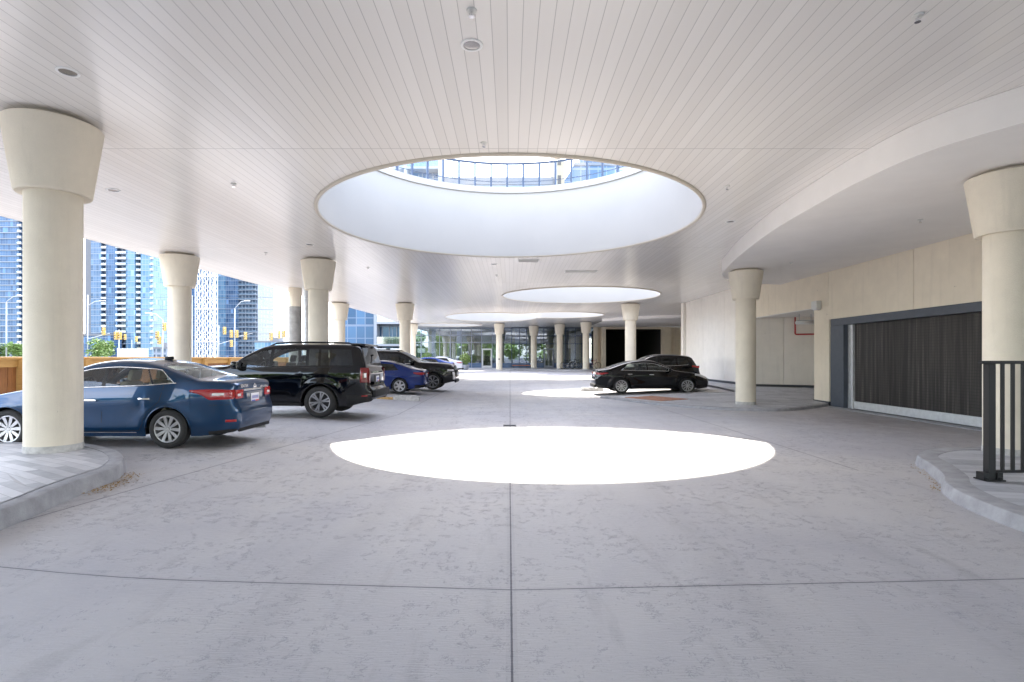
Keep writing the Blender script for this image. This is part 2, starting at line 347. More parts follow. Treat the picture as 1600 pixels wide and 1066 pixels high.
M = {}
M['driveway'] = mat_driveway(); M['ceiling'] = mat_ceiling()
M['ground'] = plain('far_ground_asphalt', (.075,.075,.078), .9, noise=.25, scale=.4)
M['road'] = plain('asphalt', (.055,.055,.058), .85, noise=.25, scale=3, bump=.3)
M['plaster'] = plain('white_plaster', (.84,.815,.785), .75, noise=.03, scale=1.2, bump=.06, bscale=60)
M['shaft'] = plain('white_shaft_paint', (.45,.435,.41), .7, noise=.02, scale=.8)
def mat_stucco(name, col, var=.06, marks=.5):
    m, nt, b, L = new_mat(name); v = mapping(nt)
    n = ntex(nt, v, 2.0, 6, .6); c = ramp(nt, n, [(.3, tuple(q*(1-var) for q in col)), (.7, tuple(min(1, q*(1+var)) for q in col))])
    st = ntex(nt, mapping(nt, (5, 5, .35)), 1.0, 5, .6); c = mixc(nt, nmath(nt, 'MULTIPLY', nmath(nt, 'MAXIMUM', nmath(nt, 'SUBTRACT', st, .55), 0), 1.3), c, tuple(q*.62 for q in col))
    gr = ntex(nt, v, 130, 3, .7); c = mixc(nt, nmath(nt, 'MULTIPLY', nmath(nt, 'SUBTRACT', gr, .45), .8), c, tuple(min(1, q*1.25) for q in col))
    vo = nt.nodes.new('ShaderNodeTexVoronoi'); vo.inputs['Scale'].default_value = 1.15; L(mapping(nt, (1,1,1.6)), vo.inputs[0])
    sc = nmath(nt, 'LESS_THAN', nmath(nt, 'ADD', vo.outputs['Distance'], nmath(nt, 'MULTIPLY', nmath(nt, 'SUBTRACT', ntex(nt, v, 30, 4), .5), .25)), .03)
    c = mixc(nt, nmath(nt, 'MULTIPLY', sc, marks), c, (.16,.14,.12)); L(c, b.inputs['Base Color']); b.inputs['Roughness'].default_value = .85
    L(bumpn(nt, nmath(nt, 'ADD', gr, nmath(nt, 'MULTIPLY', ntex(nt, v, 55, 4), .8)), .6, .008), b.inputs['Normal']); return m
M['stucco'] = mat_stucco('cream_stucco', (.75,.685,.565))
M['stucco_wall'] = mat_stucco('beige_wall_stucco', (.74,.66,.53), .05, .35)
M['trim'] = plain('beige_metal_trim', (.55,.50,.42), .5)
M['rawconcrete'] = plain('bare_concrete', (.30,.29,.27), .85, noise=.25, scale=3, bump=.4, bscale=30)
M['footing'] = plain('worn_column_base', (.47,.46,.44), .8, noise=.28, scale=9, bump=.4, bscale=40)
M['kerb'] = plain('kerb_concrete', (.31,.31,.325), .8, noise=.2, scale=5, bump=.5, bscale=70)
M['pavers'] = mat_pavers('grey_plank_pavers', (.27,.27,.285), (.46,.455,.465), (.55,.54,.545), (.75, .14), .5)
M['pavers2'] = mat_pavers('bluegrey_plank_pavers', (.24,.25,.28), (.40,.41,.44), (.48,.49,.52), (.9, .16), .25)
M['tactile'] = plain('rust_tactile_iron', (.33,.15,.085), .8, noise=.3, scale=8, bump=.5, bscale=25)
M['steelblue'] = plain('bluegrey_steel_paint', (.055,.066,.085), .45, noise=.12, scale=6)
M['darkbase'] = plain('dark_skirting', (.05,.055,.065), .5)
M['black'] = plain('black_powder_coat', (.009,.009,.010), .45, spec=.3)
M['blackplastic'] = plain('black_plastic', (.012,.012,.013), .6, spec=.25)
M['rubber'] = plain('tyre_rubber', (.018,.018,.018), .75, noise=.2, scale=20)
M['alloy'] = plain('bright_alloy', (.58,.58,.60), .28, .85)
M['alloydark'] = plain('dark_alloy', (.05,.05,.052), .35, .7)
M['chrome'] = plain('chrome', (.82,.82,.83), .12, 1)
M['galv'] = plain('galvanised_steel', (.55,.56,.57), .45, .6, noise=.15, scale=6)
M['alu'] = plain('pale_aluminium', (.62,.63,.64), .4, .3, noise=.1, scale=8)
M['white'] = plain('white_paint', (.78,.78,.77), .5)
M['offwhite'] = plain('off_white_plastic', (.62,.62,.59), .45)
M['lampdark'] = plain('lamp_reflector', (.34,.33,.33), .25, .8)
M['stucco_pale'] = mat_stucco('pale_wall_stucco', (.80,.755,.685), .04, .35)
M['door'] = mat_door()
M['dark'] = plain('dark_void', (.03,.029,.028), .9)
M['redpipe'] = plain('red_pipe_paint', (.42,.03,.025), .4)
M['wood'] = mat_wood('stained_cedar', (.13,.048,.011), (.25,.10,.024))
M['woodlight'] = mat_wood('pale_lumber', (.30,.165,.045), (.42,.25,.08), 1)
M['leaf'] = plain('leaf_green', (.075,.13,.028), .6, noise=.5, scale=3)
M['leaf2'] = plain('bright_leaf_green', (.13,.21,.045), .6, noise=.45, scale=4)
M['bark'] = plain('bark', (.10,.075,.05), .9, noise=.3, scale=10)
M['dryleaf'] = plain('dry_leaves', (.36,.22,.06), .8, noise=.5, scale=40)
M['signalyellow'] = plain('signal_yellow', (.55,.35,.06), .5)
M['polegrey'] = plain('pole_grey', (.48,.49,.50), .5, .2)
M['wire'] = plain('cable_black', (.05,.05,.055), .6)
M['glassclear'] = mat_glass('clear_glass', (.86,.91,.95), .0)
M['lobbyglass'] = mat_glass('lobby_glass', (.70,.76,.78), .16, .015, (.74,.82,1))
M['framesteel'] = plain('bluegrey_window_frame', (.27,.30,.36), .4, .2)
M['framedark'] = plain('navy_window_frame', (.05,.075,.13), .4, .2)
M['spandrel'] = plain('blue_spandrel', (.09,.14,.24), .25, noise=.1, scale=3)
M['cargl'] = mat_glass('car_glass', (.72,.78,.76), .04, .005, (.8,.85,.9))
M['cargl_dark'] = mat_glass('privacy_glass', (.045,.05,.05), .05, .005, (.7,.75,.8))
M['seat'] = plain('beige_seat_cloth', (.46,.41,.32), .8, noise=.1)
M['seatdark'] = plain('dark_seat_cloth', (.04,.04,.042), .8)
M['redlens'] = plain('red_lens', (.33,.010,.012), .15, coat=.5)
M['darkred'] = plain('dark_red_lens', (.13,.006,.008), .15, coat=.6)
M['clearlens'] = plain('clear_lens', (.72,.70,.70), .08, coat=1)
M['amber'] = plain('amber_lens', (.65,.22,.02), .15)
M['plate'] = plain('plate_white', (.72,.72,.76), .4)
M['platered'] = plain('plate_red', (.55,.05,.06), .4)
M['plateblue'] = plain('plate_blue', (.07,.10,.40), .4)
def paint(name, col, metal=.35):
    m = plain(name, col, .28, metal, 1.0, spec=.1 if metal else 0)
    m.node_tree.nodes['Principled BSDF'].inputs['Coat Roughness'].default_value = .012
    return m

# ------------------------------------------------------------------ ground, driveway, pavements
def grid_sheet(name, xs, ys, zf, mat):
    nx, ny = len(xs), len(ys)
    vs = [(x, y, zf(x, y)) for y in ys for x in xs]
    fs = [(j*nx+i, j*nx+i+1, (j+1)*nx+i+1, (j+1)*nx+i) for j in range(ny-1) for i in range(nx-1)]
    me = bpy.data.meshes.new(name); me.from_pydata(vs, [], fs); me.update(); me.shade_smooth()
    return obj(name, me, mat)
def lin(a, b, n): return [a+(b-a)*i/n for i in range(n+1)]
gx = [-4000, -1500, -600, -300, -150, -80, -45]+lin(-30, 30, 40)+[45, 80, 150, 300, 600, 1500, 4000]
gy = [-4000, -1500, -600, -300, -150, -80, -40]+lin(-24, 66, 60)+[80, 110, 150, 300, 600, 1500, 4000]
tag(grid_sheet('ground', gx, gy, lambda x, y: gz(x, y)-.03, M['ground']), kind='structure')
tag(grid_sheet('driveway', lin(-14, 21, 70), lin(-13, 64, 154), gz, M['driveway']), kind='structure')
tag(grid_sheet('road', lin(-150, -17, 20), lin(60, 76, 4), lambda x, y: gz(x, y)-.02, M['road']), kind='structure')

def kerbed(poly_open, close_pts, h, kw, pav_mat, name_k='kerb', name_p='pavement'):
    pts = poly_open; N = len(pts); inner = []
    for i in range(N):
        a = Vector(pts[max(0, i-1)]); b = Vector(pts[min(N-1, i+1)]); t = (b-a).normalized()
        nrm = Vector((-t.y, t.x)); inner.append((pts[i][0]+nrm.x*kw, pts[i][1]+nrm.y*kw))
    m = MB(); prof = []
    for (ox, oy), (ix, iy) in zip(pts, inner):
        g = gz(ox, oy); e = .14
        c1 = (ox+(ix-ox)*.12, oy+(iy-oy)*.12); c2 = (ox+(ix-ox)*.26, oy+(iy-oy)*.26)
        prof.append([(ox, oy, g-.06), (c1[0], c1[1], g+h*.78), (c1[0]*.6+c2[0]*.4, c1[1]*.6+c2[1]*.4, g+h*.95), (c2[0], c2[1], g+h), (ix, iy, g+h), (ix, iy, g-.06)])
    vs = [p for r in prof for p in r]; fs = []
    for i in range(N-1):
        for k in range(5): fs.append((i*6+k, i*6+k+1, (i+1)*6+k+1, (i+1)*6+k))
    m.add(vs, fs)
    tag(m.build(name_k, M['kerb'], smooth=True, angle=40), kind='structure')
    poly = inner+close_pts
    me = fill_loops([poly], 0)
    bm = bmesh.new(); bm.from_mesh(me)
    for _ in range(3): bmesh.ops.subdivide_edges(bm, edges=[e for e in bm.edges if e.calc_length() > 1.2], cuts=1, use_grid_fill=True)
    bmesh.ops.triangulate(bm, faces=bm.faces[:])
    for v in bm.verts: v.co.z = gz(v.co.x, v.co.y)+h-.006
    bmesh.ops.recalc_face_normals(bm, faces=bm.faces)
    if sum(f.normal.z for f in bm.faces) < 0: bmesh.ops.reverse_faces(bm, faces=bm.faces)
    bm.to_mesh(me); bm.free()
    tag(obj(name_p, me, pav_mat), kind='structure')
lk = spline([(-4.3,-12.5),(-4.35,-4),(-4.4,1.5),(-4.62,4.4),(-4.75,5.4),(-4.87,5.95),(-4.95,6.5),(-5.02,6.98),(-5.36,7.6),(-6.05,8.25),(-6.9,8.72),(-8.0,8.8),(-10,8.8),(-13.9,8.8)], 6)
kerbed(lk, [(-13.9,-12.5)], .18, .2, M['pavers'])
rk = spline([(10.9,10.9),(10.4,9.9),(9.2,9.5),(8.0,9.5),(7.2,9.3),(6.5,8.75),(6.13,8.0),(5.75,7.3),(5.42,6.85),(5.17,6.3),(5.05,5.8),(4.98,5.2),(4.95,3.5),(4.95,-2),(4.95,-12.5)], 6)
kerbed(rk, [(12.6,-12.5),(12.6,10.9)], .15, .30, M['pavers2'])
ik = spline([(9.6,22.9),(6.5,22.95),(4.4,22.95),(3.85,22.85),(3.75,22.5),(4.05,21.9),(4.6,20.6),(5.2,19.4),(6.2,18.1),(7.4,17.35),(8.6,17.2),(9.8,17.9),(11.15,19.0)], 6)
kerbed(ik, [(15.4,20.05),(15.4,23.8),(11.2,25.2),(11.2,35.1),(9.75,35.1)], .09, .22, M['pavers2'])
fk = spline([(-11.2,59.6),(-6,59.3),(-2.5,58.2),(0,56.2),(2,55.6),(4,54),(5.6,51.6),(7.4,51.0),(9.2,52.4),(10,55)], 6)
kerbed(fk, [(10.0,63.2),(-11.2,63.2)], .14, .2, M['pavers2'])
# rusty tactile plate let into the ramp of the pavement
t = MB(); a = (4.75,21.35); b = (6.4,20.5); 
q = [(4.55,21.6),(5.75,22.0),(6.75,20.6),(5.55,20.0)]
t.prism(q, lambda x, y: gz(x, y)+.05, lambda x, y: gz(x, y)+.099)
ob = t.build('tactile_plate', M['tactile']); tag(ob, 'rust brown tactile plate set flush in the paving before the black saloon', 'tactile plate')
# drain grate in the driveway
d = MB()
for i in range(5): d.box(-.15, .13, 13.46+i*.06, 13.49+i*.06, .001, .006)
d.box(-.17, -.15, 13.43, 13.76, .001, .008); d.box(.13, .15, 13.43, 13.76, .001, .008)
tag(d.build('drain_grate', M['darkbase']), 'small dark drain grate in the driveway at the top of the sunlit oval', 'drain grate')
# dry leaves swept against the kerbs
def leaf_litter(name, pts, n, spread, label, kind='stuff'):
    m = MB()
    for _ in range(n):
        p = random.choice(pts); x = p[0]+random.gauss(0, spread)+spread*p[2]; y = p[1]+random.gauss(0, spread*1.2); s = random.uniform(.006, .017)
        z = gz(x, y)+random.uniform(.006, .022); a = random.uniform(0, 6.28); tl = random.uniform(-.5, .5)
        c, sn = math.cos(a)*s, math.sin(a)*s
        m.add([(x-c, y-sn, z), (x+sn*.5, y-c*.5, z+s*tl), (x+c, y+sn, z+s*.3), (x-sn*.5, y+c*.5, z-s*tl*.2)], [(0,1,2,3)])
    o = m.build(name, M['dryleaf']); tag(o, kind=kind); o['label'] = label; return o
leaf_litter('dry_leaves', [(p[0], p[1], 1.2) for p in lk if 6.3 < p[1] < 7.3], 420, .06, 'brown dry leaves swept against the round kerb beside the blue sedan')
leaf_litter('dry_leaves', [(p[0], p[1], -1.2) for p in rk if 6.9 < p[1] < 8.7 and p[0] < 6.4], 110, .035, 'dry leaves lying along the kerb below the black railing')

# ------------------------------------------------------------------ canopy: boarded ceiling with round skylights
ZC, ZT = 5.2, 7.51
c1 = ell(0, 14.03, 4.68, n=128)
c2 = ell(3.95, 30.6, 4.35, 4.02, n=96)
def union_outline(n=120):
    out = []
    for i in range(n):
        a = 2*PI*i/n; r = 0
        best = 1.0
        while r < 12:
            x, y = 1.4+r*math.cos(a), 46.0+r*math.sin(a)
            fa = 1-math.hypot((x+1.6)/3.9, (y-47.0)/5.0); fb = 1-math.hypot((x-4.1)/3.5, (y-44.4)/3.1)
            k = .22; h = max(k-abs(fa-fb), 0)/k
            if max(fa, fb)+h*h*k*.25 < 0: break
            r += .02
        out.append((1.4+r*math.cos(a), 46.0+r*math.sin(a)))
    return out
c3 = union_outline(); c4 = ell(-6.5, 57.9, 3.5, 2.9, n=72)
holes = [c1, c2, c3, c4]
edge_l = [(-12.9,-12),(-12.75,4),(-12.6,13),(-12.4,18.4),(-12.1,25),(-11.4,35),(-10.9,45),(-11.4,63),(-11.6,80)]
outer = edge_l+[(24,80),(24,-12)]
ceil = obj('ceiling', fill_loops([outer]+holes, ZC, True), M['ceiling']); tag(ceil, kind='structure')
def grow(poly, d):
    cx = sum(p[0] for p in poly)/len(poly); cy = sum(p[1] for p in poly)/len(poly); out = []
    N = len(poly)
    for i in range(N):
        t = Vector(poly[(i+1) % N])-Vector(poly[i-1]); n = Vector((t.y, -t.x)).normalized()
        out.append((poly[i][0]+n.x*d, poly[i][1]+n.y*d))
    return out
deck = obj('roof_deck', fill_loops([[(p[0]-.02, p[1]) for p in edge_l]+[(24,80),(24,-12)]]+[grow(h, .12) for h in holes], 6.6), M['plaster']); tag(deck, kind='structure'); 
fa = MB(); fa.wall([(p[0]-.02, p[1]) for p in edge_l]+[(24,80),(24,-12)], 5.2, 6.6); 
fo = fa.build('fascia', M['plaster']); tag(fo, kind='structure')
for k, h in enumerate(holes):
    nm = ['large round skylight shaft nearest the camera', 'oval skylight shaft second from the camera', 'long wavy skylight shaft over the far driveway', 'small oval skylight shaft by the far glass front'][k]
    sh = thing('skylight_shaft', 'white '+nm, 'skylight', (0, 0, 0))
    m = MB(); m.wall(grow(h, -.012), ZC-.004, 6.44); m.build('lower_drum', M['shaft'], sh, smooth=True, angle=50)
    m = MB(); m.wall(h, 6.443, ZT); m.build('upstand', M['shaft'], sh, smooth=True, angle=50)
    m = MB(); o2 = grow(h, .28); i2 = grow(h, -.05); n = len(h)
    vs = [(p[0], p[1], ZT-.16) for p in i2]+[(p[0], p[1], ZT+.04) for p in i2]+[(p[0], p[1], ZT+.04) for p in o2]+[(p[0], p[1], ZT-.16) for p in o2]
    m.add(vs, [(q*n+i, q*n+(i+1) % n, ((q+1) % 4)*n+(i+1) % n, ((q+1) % 4)*n+i) for q in range(4) for i in range(n)])
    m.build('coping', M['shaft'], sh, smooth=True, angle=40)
    m = MB(); m.wall(o2, 6.6, ZT-.16); m.build('outer_wall', M['plaster'], sh, smooth=True, angle=50)
    m = MB(); m.tube([(p[0], p[1], ZC-.012) for p in grow(h, .035)], .045, 8, closed=True); m.build('rim_trim', M['trim'], sh, smooth=True)
    if k == 0:
        # unseen slab added over the near side to cut the sunlit oval below
        poly = []
        cx, cy, R = -.12, 16.82, 4.42
        near = [p for p in c1 if math.hypot(p[0]-cx, p[1]-cy) > R-.3 and p[1] < 16.4]
        near.sort(key=lambda p: math.atan2(p[1]-14.03, p[0]+.0001) if p[1] < 14.03 or True else 0)
        angs = sorted(((math.atan2(p[1]-14.03, p[0]) - PI/2) % (2*PI), p) for p in near)
        outerp = [(p[0]*1.06, 14.03+(p[1]-14.03)*1.06) for _, p in angs]
        a_s = math.atan2(outerp[0][1]-cy, outerp[0][0]-cx) % (2*PI); a_e = math.atan2(outerp[-1][1]-cy, outerp[-1][0]-cx) % (2*PI)
        innerp = [(cx+R*math.cos(a), cy+R*math.sin(a)) for a in lin(a_e, a_s, 48)]
        m = MB(); poly = outerp+innerp[1:-1]
        me = fill_loops([poly], ZT+.06); o = obj('added_sun_blocker', me, M['plaster'], sh)
# railing of glass round the large opening, on the terrace above
rl = thing('glass_railing', 'blue framed glass railing round the large skylight on the terrace above', 'railing')
rr = 5.05; m = MB(); m.tube([(rr*math.cos(a), 14.03+rr*math.sin(a), 8.50) for a in lin(0, 2*PI, 120)[:-1]], .045, 6, closed=True); m.build('top_rail', M['framedark'], rl, smooth=True)
m = MB(); m.tube([(rr*math.cos(a), 14.03+rr*math.sin(a), 7.86) for a in lin(0, 2*PI, 120)[:-1]], .012, 5, closed=True); m.build('middle_rail', M['framedark'], rl, smooth=True)
pm = None
for k in range(56):
    a = 2*PI*k/56+.02
    if math.sin(a) < .15: continue
    if pm is None: pm = MB().box(-.032, .032, -.03, .03, 7.55, 8.50).mesh('post')
    o = obj('post', pm, M['framedark'], rl); o.location = (rr*math.cos(a), 14.03+rr*math.sin(a), 0); o.rotation_euler = (0, 0, a+PI/2)
m = MB(); m.wall([(5.06*math.cos(a), 14.03+5.06*math.sin(a)) for a in lin(.15, PI-.15, 60)], 7.62, 8.46, closed=False); m.build('glass_panel', M['glassclear'], rl, smooth=True)

# dropped plaster soffit with its curved face
sc = spline([(10.9,.6),(9.3,2.3),(8.0,4.1),(6.95,6.35),(6.16,7.85),(6.0,9.2),(6.05,10.7),(6.28,13.2),(6.85,16.4),(7.3,18.3),(7.75,19.9),(8.7,21.4),(10.0,22.2),(11.6,22.6)], 8)
m = MB(); ZS = 4.72
m.wall(sc, ZS, ZC-.004, closed=False); so_ = m.build('soffit', M['plaster'], smooth=True); tag(so_, kind='structure')
so2 = obj('soffit', fill_loops([sc+[(11.7,.6)]], ZS, True), M['plaster']); tag(so2, kind='structure')

# ------------------------------------------------------------------ columns
def column(x, y, z0, ztop, zceil, label, r=.347, caph=1.03, shaft='stucco', dot=False):
    t = thing('column', label, 'column', (x, y, z0), 0, 'round flared columns under the canopy')
    cb = ztop-caph-z0; ct = ztop-z0
    m = MB(); m.lathe([(r, .09), (r, cb+.05)], n=48, cap=False); m.build('shaft', M[shaft], t, smooth=True)
    m = MB(); m.lathe([(r+.006, -.1), (r+.008, .085), (r, .10)], n=48, cap=False); m.build('plinth', M['footing'], t, smooth=True, angle=40)
    k = r/.347
    m = MB(); m.lathe([(r-.02, cb+.015), (.445*k, cb), (.462*k, cb+.018), (.602*k, ct-.012), (.592*k, ct), (.3, ct+.001)], n=56, cap=False); m.build('capital', M['stucco'], t, smooth=True, angle=35)
    m = MB(); m.lathe([(.40*k, ct), (.40*k, zceil-z0-.035), (.43*k, zceil-z0-.034), (.43*k, zceil-z0+.01)], n=48, cap=False); m.build('collar', M['trim'], t, smooth=True, angle=35)
    if dot:
        m = MB(); m.lathe([(.075, 0), (.07, .05), (.03, .06)], (0, -r-.05, 1.15), n=16, axis='y'); m.build('hose_inlet', M['black'], t)
    return t
zt = ZC-.075
column(-6.75, 8.05, gz(-6.75, 8.05)+.17, zt, ZC, 'large cream column in the left foreground on a paved corner by the blue sedan')
column(-11.2, 18.45, gz(-11.2, 18.45), zt, ZC, 'cream column behind the blue sedan with glass towers on both sides')
column(-6.82, 19.35, gz(-6.82, 19.35), zt, ZC, 'cream column rising behind the roof of the near black SUV')
column(-10.85, 34.6, gz(-10.85, 34.6), zt, ZC, 'slim cream column beyond the near black SUV beside the balcony building')
column(-6.7, 34.7, gz(-6.7, 34.7), zt, ZC, 'cream column rising behind the second black SUV left of the glass front')
column(-10.05, 56.0, gz(-10, 56)+.1, zt, ZC, 'most distant cream column, half hidden at the left end of the glass front')
column(-1.1, 55.2, gz(-1.1, 55.2), zt, ZC, 'cream column with a black hose inlet near its base before the glass front', r=.32, dot=True)
column(2.58, 59.3, gz(2.58, 59.3)+.13, zt, ZC, 'far cream column left of the blue entrance door', r=.32)
column(5.15, 56.4, gz(5.15, 56.4)+.13, zt, ZC, 'far cream column between the blue entrance door and the bicycles', r=.32)
column(7.4, 53.0, gz(7.4, 53.0)+.13, zt, ZC, 'far cream column right of the bicycles at the end of the glass front', r=.32)
column(7.75, 35.0, gz(7.75, 35.0), zt, ZC, 'cream column standing in front of the dark garage bays behind the saloon', r=.345)
column(8.12, 18.75, gz(8.12, 18.75)+.085, ZS-.065, ZS, 'cream column on the paving at the end of the curved soffit', r=.325, caph=.95)
column(8.15, 8.9, gz(8.15, 8.9)+.14, ZS-.065, ZS, 'large cream column at the right edge behind the black railing', r=.325, caph=.95)
t = thing('bare_column', 'plain concrete column with a paler painted top and no capital behind the black SUV', 'column', (-10.82, 27.4, gz(-10.8, 27.4)))
m = MB(); m.lathe([(.31, -.1), (.31, 4.1)], n=40, cap=False); m.build('shaft', M['rawconcrete'], t, smooth=True)
m = MB(); m.lathe([(.318, 4.1), (.318, 5.05)], n=40, cap=False); m.build('painted_top', M['stucco_wall'], t, smooth=True)
t = thing('wrapped_pipe', 'silvery white wrapped pipe standing beside the bare concrete column', 'pipe', (-10.03, 26.8, gz(-10, 26.8)))
m = MB(); m.lathe([(.155+.012*math.sin(i*2.1)+.006*math.sin(i*5.3), i*.1) for i in range(51)], n=20, cap=False); m.build('wrapping', M['galv'], t, smooth=True)
for z in (.9, 2.1, 3.3, 4.4): MB().lathe([(.172, z), (.172, z+.05)], n=20).build('strap', M['alu'], t)

# ------------------------------------------------------------------ right hand walls, garage door, recess
XW = 11.2
def panels(name, mat, rects, x0, x1, parent):
    for (ya, yb, za, zb) in rects:
        m = MB(); m.box(x0, x1, ya+.007, yb-.007, za, zb); bevel(m.build(name, mat, parent), .006, 1)
gw = thing('garage_wall', 'beige panelled wall with the black garage door on the right', 'wall')
MW = M['stucco_wall']; MP = M['stucco_pale']
panels('wall_panel', MW, [(11.97,15.1,3.04,ZC), (15.1,19.13,3.04,ZC), (19.13,23.6,3.53,ZC), (23.6,25.2,3.53,ZC)], XW, XW+.35, gw)
panels('wall_panel', MW, [(5.5,11.97,-.1,ZC)], XW, XW+.35, gw)
m = MB(); m.box(XW+.004, XW+4.0, 19.10, 20.05, -.1, 3.53); bevel(m.build('pier', MW, gw), .008, 1)
m = MB(); m.box(XW+.05, XW+.3, 5.6, 25.1, 3.6, ZC-.05); m.build('joint_backing', M['darkbase'], gw)
m = MB(); m.box(XW-.025, XW+.3, 19.06, 20.07, -.1, .16); m.build('skirting', M['darkbase'], gw)
lw = thing('long_wall', 'long plain cream wall running back behind the black saloon', 'wall')
panels('wall_panel', MP, [(25.2,28.4,-.1,ZC), (28.4,31.6,-.1,ZC), (31.6,34.7,-.1,ZC)], XW, XW+.35, lw)
m = MB(); m.box(XW-.16, XW+.3, 34.7, 35.15, -.1, ZC-.002); bevel(m.build('end_pier', MP, lw), .01, 1)
m = MB(); m.box(XW+.05, XW+.3, 25.25, 34.8, -.1, ZC-.05); m.build('joint_backing', M['darkbase'], lw)
m = MB(); m.add([(XW-.015, y, gz(XW, y)+dz) for y in lin(25.2, 34.7, 10) for dz in (.0, .20)], [(2*i, 2*i+2, 2*i+3, 2*i+1) for i in range(10)]); m.build('skirting', M['darkbase'], lw)
rw = thing('recess_wall', 'pale wall at the back of the covered recess left of the garage door', 'wall')
A, B = Vector((11.25, 25.15)), Vector((15.3, 23.9))
for k, (ta, tb) in enumerate(((0, .30), (.30, .70), (.70, 1))):
    a = A.lerp(B, ta+.002); b = A.lerp(B, tb-.002); nrm = Vector((-(B-A).y, (B-A).x)).normalized()*.2
    m = MB(); m.prism([a, b, b+nrm, a+nrm], -.1, 3.6); m.build('wall_panel', MP, rw)
m = MB(); n2 = Vector((-(B-A).y, (B-A).x)).normalized(); a = A-n2*.012; b = B-n2*.012
pts = [a.lerp(b, t) for t in lin(0, 1, 8)]; m.add([(p.x, p.y, gz(p.x, p.y)+dz) for p in pts for dz in (0, .19)], [(2*i, 2*i+2, 2*i+3, 2*i+1) for i in range(8)]); m.build('skirting', M['darkbase'], rw)
m = MB(); m.box(15.2, 15.4, 20.05, 24.3, -.1, 3.6); m.build('side_wall', MP, rw)
m = MB(); m.box(XW+.36, 15.4, 20.05, 25.4, 3.535, 3.70); m.box(XW+.002, XW+.36, 20.06, 25.15, 3.505, 3.528); m.build('recess_ceiling', M['plaster'], rw)
t = thing('tube_light', 'white tubular light hanging under the recess ceiling', 'light', (12.42, 22.9, 3.17))
m = MB(); m.tube([(-.38, 0, 0), (.38, 0, 0)], .075, 14); m.build('diffuser', M['white'], t, smooth=True)
m = MB(); m.cbox((0, 0, .09), (.7, .10, .05)); m.cbox((-.25, 0, .25), (.02, .02, .34)); m.cbox((.25, 0, .25), (.02, .02, .34)); m.build('hanger', M['galv'], t)
m = MB(); yb = 25.0; m.tube([(12.86, 24.54, 3.53), (12.86, 24.54, 2.79), (12.88, 24.53, 2.75), (15.0, 23.88, 2.75)], .035, 8); ob = m.build('fire_pipe', M['redpipe'], smooth=True); tag(ob, 'thin red sprinkler pipe bent along the recess wall', 'pipe')
t = thing('security_light', 'white box light on the beige wall above the recess', 'light', (XW, 19.72, 3.60))
m = MB(); m.rbox((-.10, 0, 0), (.2, .34, .30), .03); m.build('housing', M['offwhite'], t, smooth=True, angle=40)
m = MB(); m.rbox((-.10, 0, -.165), (.16, .28, .04), .015); m.build('lens', M['clearlens'], t)
# garage door
gd = thing('garage_door', 'wide black roller door in a blue grey steel frame', 'garage door')
m = MB(); m.box(XW-.03, XW+.5, 11.6, 18.96, 2.80, 3.04); bevel(m.build('lintel', M['steelblue'], gd), .01, 1)
m = MB(); m.box(XW-.028, XW+.52, 18.24, 18.97, -.1, 2.80); m.box(XW-.028, XW+.5, 11.6, 11.96, -.1, 2.80); bevel(m.build('jamb', M['steelblue'], gd), .01, 1)
m = MB(); m.box(XW+.12, XW+.46, 18.03, 18.235, 0, 2.80); bevel(m.build('side_channel', M['galv'], gd), .006, 1)
m = MB(); m.box(XW+.10, XW+.30, 17.965, 18.025, 0, 2.80); bevel(m.build('guide_rail', M['alu'], gd), .008, 1)
m = MB(); m.box(XW+.19, XW+.23, 11.97, 17.96, .26, 2.80); m.build('curtain', M['door'], gd)
m = MB(); m.box(XW+.15, XW+.26, 11.97, 17.96, .02, .26); bevel(m.build('bottom_bar', M['alu'], gd), .012, 2)
m = MB(); m.box(XW-.30, XW-.02, 11.9, 19.0, -.01, .018); m.build('threshold', M['kerb'], gd)
m = MB(); m.box(XW-.018, XW+.35, 11.97, 18.23, -.01, .012); m.build('trench_cover', M['darkbase'], gd)
# far right corner: garage bays
fb = thing('garage_bays', 'pair of dark open garage bays between beige piers at the back', 'garage')
for q in ((9.75,10.15,57.6,58.4),(8.95,9.35,58.0,58.6),(9.35,9.75,58.4,58.9),(16.2,17.2,58.0,58.6),(17.2,18.2,58.3,58.8),(18.2,22,57.9,58.4)):
    m = MB(); m.box(*q, -.1, 4.97); bevel(m.build('pier', MW, fb), .01, 1)
m = MB(); m.box(10.15, 16.2, 58.0, 58.4, 4.75, 4.97); m.build('header', MW, fb)
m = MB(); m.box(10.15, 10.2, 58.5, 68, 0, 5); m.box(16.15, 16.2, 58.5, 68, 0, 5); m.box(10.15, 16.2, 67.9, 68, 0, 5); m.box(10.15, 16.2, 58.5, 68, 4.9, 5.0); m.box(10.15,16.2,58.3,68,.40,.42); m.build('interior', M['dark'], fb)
m = MB(); m.box(22, 22.3, 35, 58, -.1, ZC); m.box(XW+.35, 22, 34.9, 35.1, -.1, ZC); ob = m.build('side_wall', MW); tag(ob, 'beige wall closing the far right bay behind the dark compact SUV', 'wall')
m = MB(); m.add([(p[0], p[1], z) for p in spline([(8.3,49),(11,46.2),(15,44.2),(22,43)], 8) for z in (4.98, ZC)], [(2*i, 2*i+2, 2*i+3, 2*i+1) for i in range(24)])
sp = spline([(8.3,49),(11,46.2),(15,44.2),(22,43)], 8); m.build('soffit', M['plaster'], smooth=True)['kind'] = 'structure'
o = obj('soffit', fill_loops([sp+[(22,58),(8.3,58)]], 4.98, True), M['plaster']); o['kind'] = 'structure'

